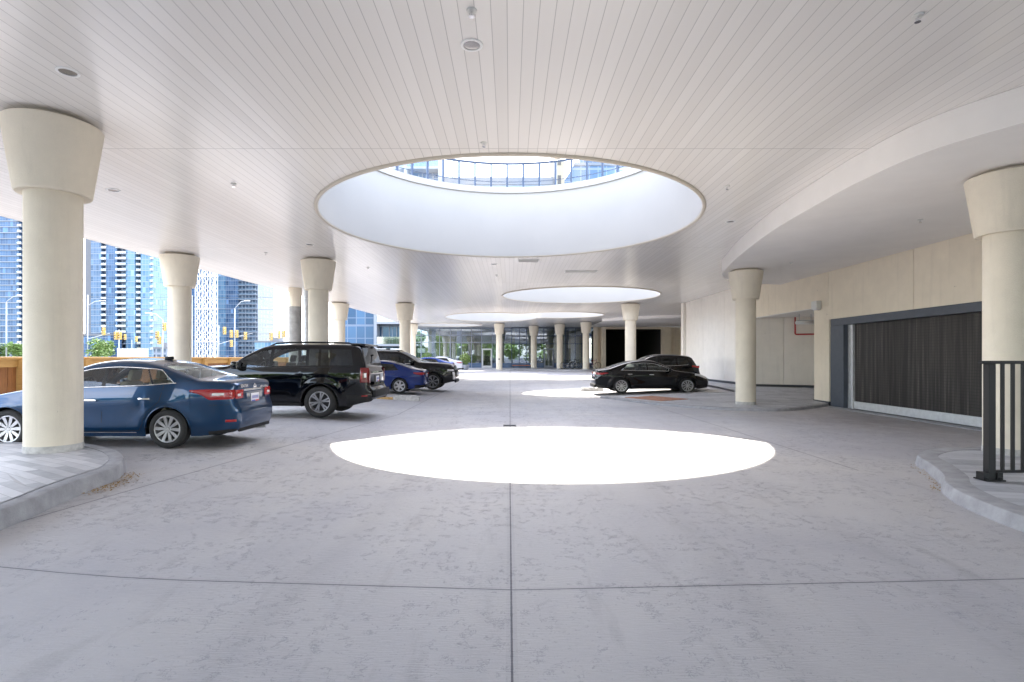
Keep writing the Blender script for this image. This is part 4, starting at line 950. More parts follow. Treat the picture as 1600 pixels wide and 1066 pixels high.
class Car:
    UT = [0, .07, .25, .45, .65, .82, .93, 1.0]        # rows up the side of the cabin
    def __init__(s, spec, name, label, cat, loc, rz, group=None):
        s.p = spec; s.L = spec['L']; s.top = pchip(spec['top']); s.belt = pchip(spec['belt']); s.W = pchip(spec['W']); s.g = pchip(spec['g'])
        s.lean = pchip(spec['lean']); s.sill = spec['sill']; s.crown = spec.get('crown', .05); s.tumble = spec.get('tumble', .30)
        s.rb = pchip(spec.get('rear_bulge', [(0,0),(1,0)])); s.fb = pchip(spec.get('front_bulge', [(0,0),(1,0)]))
        s.root = thing(name, label, cat, loc, rz, group)
        s.axles = spec['axles']; s.Ra = spec['arch']; s.wr = spec['wheel_r']
    def endf(s, st):
        re = s.p.get('re', .10); d = min(st, s.L-st)
        if d >= re: return 1
        e = max(d, 0)/re; return math.sqrt(max(0, 1-(1-e)**2))
    def sx(s, st, z):                                   # station and height -> local x (front is +x)
        k = max(0, (st-(s.L-.4))/.4)**2; st = st+k*s.rb(z); k = max(0, (.4-st)/.4)**2; st = st-k*s.fb(z)
        return s.L/2-st
    def side_y(s, st, z):
        q = (z-s.sill)/max(.05, s.belt(st)-s.sill); q = max(0, min(1, q)); f = s.endf(st)
        y = s.W(st)*s.g(q)*(.90+.10*f)
        for ax in s.axles:                               # muscle over the wheels
            dd = math.hypot((st-ax)/1.25, z-s.wr)
            y += .018*S(1-abs(dd-s.Ra)/.16) if z > s.wr*.6 else 0
        return y
    def zlow(s, st):
        z = s.sill+s.p.get('end_rise', .06)*(S((.55-st)/.55)+S((st-(s.L-.55))/.55)); f = s.endf(st); z += .05*(1-f)
        for ax in s.axles:
            d = abs(st-ax)
            if d < s.Ra: z = max(z, s.wr+math.sqrt(s.Ra**2-d*d)) if d < s.Ra-1e-6 else z
        return z
    def ztop(s, st): return s.top(st)-.06*(1-s.endf(st))
    def section(s, st):
        zb = min(s.belt(st), s.ztop(st)-.03); z0 = min(s.zlow(st), zb-.03); pts = []
        for k in range(11):
            z = z0+(zb-z0)*k/10; pts.append((s.sx(st, z), s.side_y(st, z), z))
        y0 = s.side_y(st, zb); s2 = st+s.lean(st); zt = s.ztop(s2); cr = min(s.crown, max(.008, (zt-zb)*.5)); ze = max(zt-cr, zb+.012)
        y1 = min(y0, s.side_y(s2, s.belt(s2)))-s.tumble*max(0, ze-zb)-.012
        P0 = Vector((s.sx(st, zb), y0, zb)); P1 = Vector((s.sx(s2, ze), y1, ze)); ln = (P1-P0).length
        d1 = min(.075, .42*ln); d2 = min(.11, .3*y1)
        A = P1-(P1-P0).normalized()*d1; yB = y1-d2; B = Vector((s.sx(s2, zt), yB, ze+(zt-ze)*(1-(yB/y1)**2)))
        for t in s.UT[1:]:
            q = P0.lerp(A, t); q.y += s.p.get('bow', .05)*ln*math.sin(PI*t)*.5; pts.append(tuple(q))
        for k in range(1, 5):
            t = k/4; q = A*(1-t)**2+P1*2*t*(1-t)+B*t*t; pts.append(tuple(q))
        for k in range(1, 7):
            y = yB*(1-k/6); pts.append((s.sx(s2, zt), y, ze+(zt-ze)*(1-(y/y1)**2)))
        return pts
    def build(s):
        p = s.p; L = s.L
        st = set(lin(0, L, int(L/.085)))
        st |= {.005, .015, .03, .05, .075, L-.005, L-.015, L-.03, L-.05, L-.075}
        for ax in s.axles:
            st |= {ax-s.Ra-.001, ax+s.Ra+.001}; st |= {ax+s.Ra*math.cos(a)*.9999 for a in lin(0, PI, 28)}
        for wn in p['side_windows']: st |= {wn[0], wn[1]}
        st |= {*p['windshield'][:2], *p['rear_window'][:2], *p.get('extra', ())}
        st = sorted(q for q in st if 0 <= q <= L); out = [st[0]]
        for q in st[1:]:
            if q-out[-1] > .0008: out.append(q)
        st = out; sec = [s.section(q) for q in st]; n = len(sec[0])
        cats = {}
        nl, nu = 11, len(s.UT)-1
        for i in range(len(st)-1):
            mid = (st[i]+st[i+1])/2
            for j in range(n-1):
                key = 'body'
                if nl <= j < nl+nu-2:
                    for wi, wn in enumerate(p['side_windows']):
                        if wn[0] <= mid <= wn[1]: key = 'sw%d' % wi
                    if key == 'body' and any(a <= mid <= b for a, b in p.get('black_pillars', ())): key = 'pillar'
                if j >= nl+nu+3:
                    if p['windshield'][0] <= mid <= p['windshield'][1]: key = 'windshield'
                    if p['rear_window'][0] <= mid <= p['rear_window'][1]: key = 'rear_window'
                cats.setdefault(key, []).append((i, j))
        def emit(faces, sides):
            m = MB(); idx = {}
            def V(i, j, sg):
                if j == n-1: sg = 0
                k = (i, j, sg)
                if k not in idx:
                    q = sec[i][j]; m.v.append((q[0], q[1]*(sg if sg else 1), q[2])); idx[k] = len(m.v)-1
                return idx[k]
            for i, j in faces:
                for sg in sides:
                    f = (V(i, j, sg), V(i+1, j, sg), V(i+1, j+1, sg), V(i, j+1, sg)); m.f.append(f if sg > 0 else f[::-1])
            return m, V
        m, V = emit(cats['body'], (1, -1))
        for i in (0, len(st)-1):
            for j in range(n-1):
                a, b, c, d = V(i, j, 1), V(i, j+1, 1), V(i, j+1, -1), V(i, j, -1)
                f = (a, b, c, d) if b != c else (a, b, d); m.f.append(f)
        body = m.build('body', p['paint'], s.root, smooth=True, angle=42); s.body = body
        for key, fs in cats.items():
            if key.startswith('sw'):
                wn = p['side_windows'][int(key[2:])]
                for sg in (1, -1): emit(fs, (sg,))[0].build('side_window', wn[2], s.root, smooth=True)
            elif key == 'pillar':
                
                for rg in p['black_pillars']:
                    sub = [f for f in fs if rg[0] <= (st[f[0]]+st[f[0]+1])/2 <= rg[1]]
                    for sg in (1, -1): emit(sub, (sg,))[0].build('pillar_trim', M['black'], s.root, smooth=True)
            elif key in ('windshield', 'rear_window'):
                emit(fs, (1, -1))[0].build(key, p[key][2] if len(p[key]) > 2 else p['glass'], s.root, smooth=True)
        # underside and arch liners
        m = MB(); m.box(-L/2+.35, L/2-.35, -s.W(L/2)*.80, s.W(L/2)*.80, s.sill+.03, s.sill+.10); 
        m.box(-L/2+.12, -L/2+.7, -s.W(L/2)*.72, s.W(L/2)*.72, s.sill+.10, .5); m.box(L/2-.7, L/2-.12, -s.W(L/2)*.72, s.W(L/2)*.72, s.sill+.10, .5)
        for ax in s.axles:
            for sg in (1, -1):
                yo = (s.W(ax)-.03)*sg; yi = .42*sg; pts = lin(-.25, PI+.25, 26); x0 = L/2-ax
                vs = [(x0+(s.Ra+.012)*math.cos(a), y, s.wr+(s.Ra+.012)*math.sin(a)) for a in pts for y in (yo, yi)]
                m.add(vs, [(2*k, 2*k+2, 2*k+3, 2*k+1) for k in range(26)]); m.add([(x0+(s.Ra+.012)*math.cos(a), yi, s.wr+(s.Ra+.012)*math.sin(a)) for a in pts], [tuple(range(27))])
        m.build('underbody', M['blackplastic'], s.root)
        for ax in s.axles:                               # rolled lips of the wheel openings
            m = MB()
            for sg in (1, -1):
                pts = []
                for a in lin(.06, PI-.06, 24):
                    q = ax-s.Ra*math.cos(a); z = s.wr+s.Ra*math.sin(a); pts.append((s.sx(q, z), (s.side_y(q, z)-.006)*sg, z))
                m.tube(pts, .013, 6)
            m.build('wheel_arch', p.get('arch_mat', p['paint']), s.root, smooth=True)
        s.wheels(); s.seams(); s.interior()
    def patch(s, name, mat, s0, s1, zlo, zhi, off=.005, ns=14, nz=6, sides=(1, -1), parent=None, one=False):
        m = None; r = []
        for sg in sides:
            if m is None or not one: m = MB()
            vs = []
            for i in range(ns+1):
                q = s0+(s1-s0)*i/ns; za = zlo(q) if callable(zlo) else zlo; zb = zhi(q) if callable(zhi) else zhi
                for k in range(nz+1):
                    z = za+(zb-za)*k/nz; y = s.side_y(q, z); dy = (s.side_y(min(q+.01, s.L), z)-s.side_y(max(q-.01, 0), z))/.02
                    nn = Vector((dy, 1)).normalized() if abs(dy) < 50 else Vector((1, 0)); o = off*(1 if 0 < i < ns and 0 < k < nz else .1)
                    vs.append((s.sx(q, z)+nn.x*o, (y+nn.y*o)*sg, z))
            m.add(vs, [(i*(nz+1)+k, (i+1)*(nz+1)+k, (i+1)*(nz+1)+k+1, i*(nz+1)+k+1) for i in range(ns) for k in range(nz)])
            if not one: r.append(m.build(name, mat, parent or s.root, smooth=True))
        if one: r.append(m.build(name, mat, parent or s.root, smooth=True))
        return r
    def seams(s):
        p = s.p; m = MB()
        def line(pts, w=.004):
            for sg in (1, -1):
                vs = []
                for (q, z) in pts:
                    y = s.side_y(q, z)+.0018; vs.append((q, y, z))
                for a, b in zip(vs[:-1], vs[1:]):
                    d = Vector((b[0]-a[0], b[2]-a[2])); d.normalize(); nx, nz = -d.y*w, d.x*w
                    quad = [(a[0]+nx, a[1], a[2]+nz), (a[0]-nx, a[1], a[2]-nz), (b[0]-nx, b[1], b[2]-nz), (b[0]+nx, b[1], b[2]+nz)]
                    m.add([(s.sx(q, z), y*sg, z) for q, y, z in quad], [(0,1,2,3)])
        for pts in p.get('seams', ()): line([(a, (s.belt(a)-.004 if z is None else z)) for a, z in pts])
        if m.v: m.build('door_seam', M['blackplastic'], s.root)
        for q, z in p.get('handles', ()):
            for sg in (1, -1):
                m = MB(); y = s.side_y(q, z); m.rbox((s.sx(q, z), (y+.022)*sg, z), (.20, .028, .032), .012); m.rbox((s.sx(q, z)+.08, (y+.005)*sg, z), (.03, .03, .026), .008); m.rbox((s.sx(q, z)-.08, (y+.005)*sg, z), (.03, .03, .026), .008)
                m.build('door_handle', p.get('handle_mat', p['paint']), s.root, smooth=True, angle=50)
        if 'mirror' in p:
            q, z = p['mirror']
            for sg in (1, -1):
                y = s.side_y(q, z); x = s.sx(q, z); k = p.get('mirror_k', 1)
                m = MB(); m.rbox((x, (y+.13)*sg, z+.05), (.13*k, .22*k, .155*k), .055); m.rbox((x+.01, (y+.02)*sg, z-.01), (.07, .12, .05), .02); mi = m.build('wing_mirror', p['paint'], s.root, smooth=True, angle=60)
                m = MB(); m.rbox((x-.066*k, (y+.13)*sg, z+.05), (.006, .18*k, .12*k), .002); m.build('mirror_glass', M['chrome'], mi)
        if 'chrome_belt' in p:
            a, b, mt = p['chrome_belt']
            for sg in (1, -1):
                m = MB(); pts = []
                for q in lin(a, b, 24): z = s.belt(q)+.012; pts.append((s.sx(q, z), (s.side_y(q, s.belt(q))+.002)*sg, z))
                m.tube(pts, .009, 6); m.build('belt_trim', mt, s.root, smooth=True)
        if 'chrome_top' in p:
            a, b, mt = p['chrome_top']
            for sg in (1, -1):
                m = MB(); pts = []
                for q in lin(a, b, 30):
                    c = s.section(q)[11+len(s.UT)-3]; pts.append((c[0], (c[1]+.003)*sg, c[2]))
                if p.get('chrome_end'): c = s.section(b)[11]; pts.append((c[0], (c[1]+.003)*sg, c[2]))
                m.tube(pts, .008, 6); m.build('window_trim', mt, s.root, smooth=True)
    def wheels(s):
        p = s.p; r = s.wr; wd = p.get('tyre_w', .22); rr = r*p.get('rim_ratio', .70)
        m = MB(); h = wd/2
        prof = [(rr-.012, -h*.86), (rr+.012, -h*.97), ((rr+r)/2, -h*1.03), (r-.022, -h*.93), (r-.006, -h*.74)]
        for k in range(4):
            y = -h*.68+k*h*.34; prof += [(r, y), (r, y+h*.27), (r-.008, y+h*.275), (r-.008, y+h*.335)]
        prof += [(r, h*.68), (r-.006, h*.74), (r-.022, h*.93), ((rr+r)/2, h*1.03), (rr+.012, h*.97), (rr-.012, h*.86)]
        m.lathe(prof, n=56, axis='y', cap=False); tyre = m.mesh('wheel', True, 45); tyre.materials.append(M['rubber'])
        m = MB(); m.lathe([(rr+.004, h*.90), (rr-.004, h*.95), (rr-.018, h*.93), (rr-.03, h*.6), (rr-.04, -h*.8)], n=56, axis='y', cap=False)
        m.lathe([(.001, h*.80), (.030, h*.80), (.034, h*.70)], n=20, axis='y', cap=False)
        sp = p.get('spokes', (10, .055, .075, 0)); ns, w0, w1, tw = sp[:4]; fork = len(sp) > 4 and sp[4]
        for k in range(ns):
            a = 2*PI*k/ns
            for f in ((-1, 1) if fork else (0,)):
                a2 = a+f*fork; A = Matrix.Rotation(-a, 3, 'Y')
                ri, ro = .035, rr-.012; e0, e1 = w0/2, w1/2; ox = math.sin(f*fork)*ro if fork else 0
                cs = [(ri, -e0, h*.78), (ri, e0, h*.78), ((ri+ro)/2, e1*.9+ox*.45, h*.82), ((ri+ro)/2, -e1*.9+ox*.45, h*.82), (ro, e1+ox, h*.90), (ro, -e1+ox, h*.90)]
                vs = [A @ Vector((c[0], c[2], c[1])) for c in cs]+[A @ Vector((c[0], c[2]-.035, c[1]*.7+(ox*.3 if i > 3 else 0))) for i, c in enumerate(cs)]
                m.add(vs, [(0,1,2,3),(3,2,4,5),(6,9,8,7),(9,11,10,8),(1,7,8,2),(2,8,10,4),(0,3,9,6),(3,5,11,9)])
        rim = m.mesh('rim', True, 30); rim.materials.append(p.get('rim_mat', M['alloy']))
        m = MB(); m.lathe([(.02, h*.35), (rr-.04, h*.30)], n=40, axis='y', cap=True); m.lathe([(.05, h*.36), (rr*.62, h*.40), (rr*.62, h*.30)], n=36, axis='y', cap=False); disc = m.mesh('brake_disc', True, 40); disc.materials.append(M['alloydark'])
        m = MB()
        for k in range(5): a = 2*PI*k/5; m.lathe([(.010, h*.79), (.010, h*.84)], (.058*math.cos(a), 0, .058*math.sin(a)), n=6, axis='y')
        nut = m.mesh('wheel_nut'); nut.materials.append(M['galv'])
        for ax in s.axles:
            for sg in (1, -1):
                y = s.W(ax)-h-p.get('wheel_inset', .015)
                t = obj('wheel', tyre, None, s.root); t.location = (s.L/2-ax, y*sg, r); t.rotation_euler = (0, random.uniform(0, 1), 0 if sg > 0 else PI)
                for mm, nn in ((rim, 'rim'), (disc, 'brake_disc'), (nut, 'wheel_nut')): obj(nn, mm, None, t)
    def interior(s):
        p = s.p; L = s.L
        if not p.get('seats'): return
        sm = p.get('seat_mat', M['seatdark']); w2 = s.W(L/2)
        m = MB(); m.box(L/2-p['seats'][-1]-.75, L/2-p['seats'][0]+.85, -w2+.14, w2-.14, s.sill+.11, s.sill+.16); m.rbox((L/2-p['seats'][0]+.78, 0, s.belt(1.6)-.12), (.45, 2*w2-.36, .22), .06); m.rbox((L/2-p['seats'][0]+.1, 0, .58), (1.0, .2, .3), .04)
        m.build('cabin_floor', M['blackplastic'], s.root)
        zs = p.get('seat_z', .42)
        for k, q in enumerate(p['seats']):
            for y in ((-.38, .38) if k == 0 or not p.get('bench') else (-.42, 0, .42)):
                m = MB(); x = L/2-q; m.rbox((x+.05, y, zs), (.5, .48 if k == 0 else .42, .16), .06)
                rot = Matrix.Translation((x-.24, y, zs+.06)) @ Matrix.Rotation(-.28, 4, 'Y'); m.rbox((0, 0, .30), (.13, .46 if k == 0 else .42, .60), .06, rot); m.rbox((-.01, 0, .71), (.09, .26, .19), .05, rot); m.tube([rot @ Vector((0, -.06, .55)), rot @ Vector((0, -.06, .66))], .008, 5); m.tube([rot @ Vector((0, .06, .55)), rot @ Vector((0, .06, .66))], .008, 5)
                m.build('seat', sm, s.root, smooth=True, angle=50)
        x = L/2-p['seats'][0]+.42; zc = s.belt(1.8)+.02; rot = Matrix.Translation((x, .38, zc)) @ Matrix.Rotation(PI/2-.45, 4, 'Y')
        m = MB(); m.tube([rot @ Vector((.18*math.cos(a), .18*math.sin(a), 0)) for a in lin(0, 2*PI, 24)[:-1]], .015, 6, closed=True)
        for a in (0, PI/2+PI/2, -PI/2): m.tube([rot @ Vector((0,0,-.02)), rot @ Vector((.17*math.cos(a), .17*math.sin(a), 0))], .014, 5)
        m.build('steering_wheel', M['black'], s.root)
    def box_part(s, name, mat, st, y, z, d, r=.01, parent=None, ang=50):
        m = MB(); m.rbox((s.sx(st, z), y, z), d, r); return m.build(name, mat, parent or s.root, smooth=True, angle=ang)
    def rear_plate(s, z, mat=None, y=0):
        pl = s.box_part('number_plate', M['plate'], s.L+.012, y, z, (.012, .305, .155), .004)
        x = s.sx(s.L+.012, z)-.0075
        m = MB(); m.box(x-.001, x+.001, y-.14, y-.01, z-.068, z-.045); m.build('red_band', M['platered'], pl)
        m = MB(); m.box(x-.001, x+.001, y+.0, y+.14, z-.068, z-.045); m.build('blue_band', M['plateblue'], pl)
        m = MB()
        for k in range(6): m.box(x-.001, x+.001, y-.115+k*.042, y-.115+k*.042+.022, z-.02, z+.035)
        m.build('plate_mark', M['plateblue'], pl)
G_SEDAN = [(0,.925),(.10,.955),(.20,.966),(.34,.972),(.50,.980),(.60,.990),(.68,1.004),(.73,1.0),(.86,.982),(1,.955)]
def lettering(text, mat, parent, loc, rot, size):
    cu = bpy.data.curves.new('lettering', 'FONT'); cu.body = text; cu.size = size; cu.extrude = .002; cu.align_x = 'CENTER'
    o = bpy.data.objects.new('lettering', cu); C.objects.link(o); dg = bpy.context.evaluated_depsgraph_get(); dg.update()
    me = bpy.data.meshes.new_from_object(o.evaluated_get(dg)); bpy.data.objects.remove(o); me.materials.clear()
    q = obj('lettering', me, mat, parent); q.location = loc; q.rotation_euler = rot; return q

# blue sedan (nearest on the left)
blue = paint('deep_blue_metallic', (.002,.032,.090), .6)
sedan = dict(L=4.70, sill=.20, wheel_r=.322, arch=.372, axles=(.92, 3.62), tyre_w=.205, rim_ratio=.69, paint=blue, glass=M['cargl'],
    top=[(0,.66),(.06,.73),(.3,.83),(.7,.905),(1.1,.98),(1.32,1.025),(1.45,1.085),(1.75,1.255),(2.05,1.395),(2.35,1.468),(2.7,1.495),(3.05,1.478),(3.35,1.425),(3.65,1.33),(3.9,1.245),(4.12,1.165),(4.24,1.142),(4.45,1.137),(4.60,1.125),(4.70,1.085)],
    belt=[(0,.60),(.25,.74),(.8,.88),(1.3,.955),(2.3,1.0),(3.2,1.03),(3.7,1.065),(4.1,1.085),(4.5,1.06),(4.7,1.01)],
    W=[(0,.60),(.08,.72),(.25,.81),(.6,.868),(1.2,.885),(2.3,.89),(3.3,.888),(3.9,.872),(4.25,.838),(4.5,.785),(4.62,.735),(4.70,.675)],
    g=G_SEDAN, lean=[(0,0),(1.3,0),(1.6,.10),(2.3,.06),(2.6,-.02),(3.2,-.12),(3.72,-.34),(3.95,-.36),(4.15,-.12),(4.35,0),(4.7,0)],
    windshield=(1.36, 2.10), rear_window=(3.74, 4.16), crown=.055, tumble=.36, bow=.06,
    side_windows=[(1.52,2.50,M['cargl']), (2.56,3.36,M['cargl']), (3.40,3.74,M['cargl'])], black_pillars=[(2.50,2.56),(3.36,3.40)],
    rear_bulge=[(.2,-.03),(.32,.02),(.45,.055),(.62,.06),(.68,.03),(.75,.0),(.9,-.02),(1.02,.0),(1.1,.015)], front_bulge=[(.2,0),(.5,.04),(.8,-.05)], re=.07,
    seams=[[(1.38,.36),(1.36,.6),(1.38,None)], [(2.50,.30),(2.52,.6),(2.54,None)], [(3.20,.44),(3.28,.60),(3.50,.78),(3.56,None)], [(1.38,.30),(2.5,.285),(3.15,.30),(3.22,.44)]],
    handles=[(2.36,.80),(3.26,.825)], handle_mat=M['chrome'], mirror=(1.62,.97), chrome_belt=(1.5,3.76,M['chrome']), chrome_top=(1.62,3.74,M['chrome']), chrome_end=True,
    seats=(2.30,3.12), bench=True, seat_mat=M['seat'], seat_z=.46, spokes=(10,.028,.056,0), end_rise=.05)
def place(cx, cy, spec, name, label, cat, rz, group=None):
    c = Car(spec, name, label, cat, (cx, cy, gz(cx, cy)), rz, group); c.build(); return c
sA = place(-7.07, 10.06, sedan, 'parked_car', 'metallic blue sedan parked nearest the camera behind the left column', 'car', PI, 'parked cars')
def sent_details(c):
    L = c.L
    zl = pchip([(3.98,.945),(4.2,.875),(4.33,.80),(4.70,.81)]); zh = pchip([(3.98,.965),(4.3,.975),(4.70,.96)])
    for o in c.patch('tail_light', M['redlens'], 3.99, 4.69, zl, zh, .014, 20, 6): 
        sg = 1 if o.data.vertices[len(o.data.vertices)//2].co.y > 0 else -1
        c.patch('lens', M['clearlens'], 4.34, 4.56, lambda q: .865, lambda q: .925, .020, 8, 4, (sg,), o)
    for sg in (1, -1):
        m = MB(); 
        m.prism([(0,0)], 0, 0) if False else None
        c.box_part('tail_light', M['redlens'], L+.004, sg*.54, .882, (.02, .25, .15), .012)
        c.box_part('reversing_lamp', M['clearlens'], L+.012, sg*.57, .868, (.02, .10, .045), .01)
    c.box_part('boot_strip', M['chrome'], L+.010, 0, .945, (.03, .82, .036), .012)
    m = MB(); m.rbox((c.sx(L+.0, .80), 0, .80), (.012, .62, .17), .02); m.build('plate_recess', blue, c.root)
    c.rear_plate(.795)
    m = MB(); m.rbox((c.sx(L-.02, .30), 0, .275), (.06, 1.16, .07), .03); m.build('bumper_skirt', M['blackplastic'], c.root, smooth=True, angle=50)
    for o in c.patch('bumper_skirt', M['blackplastic'], 4.28, 4.70, lambda q: c.zlow(q)+.002, lambda q: .275+.03*S((q-4.25)/.4), .006, 14, 4): pass
    c.patch('reflector', M['redlens'], 4.53, 4.66, .425, .465, .016, 6, 3)
    # boot seam and bumper shut line on the flanks
    c.patch('shut_line', M['blackplastic'], 4.30, 4.70, .712, .717, .0035, 12, 1)
    m = MB(); x = c.sx(L, .99)-.006; m.tube([(x, .045*math.cos(a), .99+.04*math.sin(a)) for a in lin(0, 2*PI, 24)[:-1]], .006, 6, closed=True); m.box(x-.006, x+.006, -.06, .06, .976, .994); m.build('emblem', M['chrome'], c.root)
    lettering('SENTRA', M['chrome'], c.root, (x-.004, .40, .99), (PI/2, 0, -PI/2), .075)
    m = MB()
    for k in range(6): m.tube([(x, -.52+k*.055, .955+.02*math.sin(k*2)), (x, -.50+k*.055, .995), (x, -.47+k*.055, .962)], .006, 5)
    m.build('dealer_script', M['chrome'], c.root)
    m = MB(); z = c.top(3.1)-.004; m.rbox((L/2-3.12, 0, z+.025), (.16, .045, .06), .02); m.build('roof_antenna', M['black'], c.root, smooth=True)
    zl = pchip([(.05,.60),(.3,.66),(.75,.80)]); zh = pchip([(.05,.68),(.3,.76),(.75,.84)])
    c.patch('headlight', M['clearlens'], .06, .72, zl, zh, .012, 16, 4)
    m = MB(); m.rbox((c.sx(-.0, .5), 0, .52), (.05, .95, .22), .03); m.build('grille', M['black'], c.root)
    m = MB(); m.tube([(L/2-4.15, -.45, .18), (L/2-4.68, -.48, .22)], .035, 10); m.build('exhaust', M['galv'], c.root)
    c.patch('sill_trim', M['chrome'], 1.45, 3.1, .262, .272, .006, 20, 1)
sent_details(sA); sA.root.scale = (1, 1, 1.025)

# large black SUV
black = paint('gloss_black', (.0015,.0017,.003), .0)
G_SUV = [(0,.955),(.12,.975),(.35,.99),(.6,1.0),(.85,.992),(1,.965)]
suv = dict(L=5.35, sill=.30, wheel_r=.405, arch=.475, axles=(1.03, 4.10), tyre_w=.275, rim_ratio=.665, paint=black, glass=M['cargl_dark'],
    top=[(0,1.02),(.05,1.16),(.2,1.25),(.7,1.31),(1.2,1.34),(1.68,1.37),(1.8,1.41),(2.1,1.605),(2.4,1.77),(2.65,1.865),(2.95,1.905),(3.5,1.925),(4.3,1.92),(4.8,1.905),(5.08,1.882),(5.13,1.82),(5.19,1.63),(5.265,1.36),(5.285,1.27),(5.35,1.20)],
    belt=[(0,.92),(.15,1.08),(.6,1.19),(1.4,1.235),(2.5,1.275),(4.0,1.30),(5.0,1.31),(5.26,1.27),(5.35,1.15)],
    W=[(0,.80),(.06,.88),(.2,.95),(.5,.99),(1.0,1.005),(2.5,1.01),(4.2,1.005),(4.8,.985),(5.1,.955),(5.25,.92),(5.35,.87)],
    g=G_SUV, lean=[(0,0),(1.72,0),(2.05,.12),(2.65,.06),(3.2,0),(4.5,-.02),(4.95,-.10),(5.2,0),(5.35,0)],
    windshield=(1.80, 2.45), rear_window=(5.13, 5.255, M['cargl_dark']), crown=.05, tumble=.20, bow=.05,
    side_windows=[(1.93,2.80,M['cargl']), (2.90,3.74,M['cargl']), (3.82,4.06,M['cargl_dark']), (4.13,4.96,M['cargl_dark'])], black_pillars=[(2.80,2.90),(3.74,3.82)],
    rear_bulge=[(.25,.02),(.45,.07),(.62,.09),(.72,.06),(.80,.0),(1.1,-.01),(1.2,0)], front_bulge=[(.3,.03),(.6,.06),(1.0,0)], re=.06,
    seams=[[(1.82,.40),(1.80,.8),(1.82,None)], [(2.84,.40),(2.85,None)], [(3.54,.60),(3.70,.84),(3.78,None)], [(1.82,.40),(2.84,.40),(3.42,.40),(3.54,.60)]],
    handles=[(2.68,1.11),(3.58,1.125)], mirror=(2.02,1.30), mirror_k=1.25, seats=(2.75,3.6,4.4), bench=False, seat_z=.78,
    spokes=(6,.045,.040,0,.17), rim_mat=M['alloy'], end_rise=.10, arch_mat=M['blackplastic'])
sB = place(-4.88-4.10+5.35/2, 14.9, suv, 'parked_suv', 'large glossy black SUV parked beside the blue sedan, its tail towards the driveway', 'SUV', PI, 'parked cars')
def suv_rear(c, plate=True):
    L = c.L
    for o in c.patch('tail_light', M['darkred'], L-.22, L-.02, .90, 1.28, .018, 10, 8):
        sg = 1 if o.data.vertices[40].co.y > 0 else -1
        c.patch('lens', M['redlens'], L-.20, L-.15, .93, 1.25, .026, 4, 4, (sg,), o); c.patch('lens', M['clearlens'], L-.13, L-.06, 1.0, 1.17, .024, 6, 4, (sg,), o)
    for sg in (1, -1): c.box_part('tail_light', M['darkred'], L-.002, sg*.80, 1.06, (.02, .10, .36), .012)
    m = MB(); m.rbox((c.sx(L+.01, .62), 0, .60), (.10, 1.66, .20), .05); m.build('rear_bumper', M['blackplastic'], c.root, smooth=True, angle=50)
    c.patch('rear_bumper', M['blackplastic'], L-.55, L, lambda q: c.zlow(q)+.004, .58, .016, 12, 5)
    c.patch('reflector', M['redlens'], L-.22, L-.08, .53, .57, .024, 6, 2)
    c.box_part('tailgate_strip', M['black'], L+.012, 0, .80, (.03, 1.3, .05), .015)
    m = MB(); m.rbox((c.sx(L+.0, .97), 0, .97), (.014, .66, .22), .03); m.build('plate_recess', M['black'], c.root)
    c.rear_plate(.97)
    m = MB(); m.rbox((L/2-5.02, 0, c.top(5.02)-.014), (.36, 1.42, .055), .025); m.build('roof_spoiler', c.p['paint'], c.root, smooth=True, angle=50)
    m = MB(); m.tube([(L/2-5.20, 0, 1.62), (L/2-5.275, .30, 1.38)], .010, 5); m.rbox((L/2-5.215, 0, 1.60), (.04, .10, .05), .015); m.build('rear_wiper', M['black'], c.root)
    for sg in (1, -1):
        m = MB(); pts = [(L/2-q, sg*.62, c.top(q)-.012+(.03 if 2.8 < q < 4.8 else -.03)) for q in (2.65,2.85,3.2,3.7,4.2,4.75,4.9)]; m.tube(pts, .02, 8); m.build('roof_rail', M['black'], c.root, smooth=True)
        m = MB(); m.rbox((L/2-2.55, sg*.99, .36), (2.2, .16, .05), .02); m.build('running_board', M['blackplastic'], c.root)
    # dark window surround
    c.patch('window_trim', M['black'], 1.95, 4.96, lambda q: c.belt(q)-.012, lambda q: c.belt(q)+.004, .008, 30, 1)
suv_rear(sB)
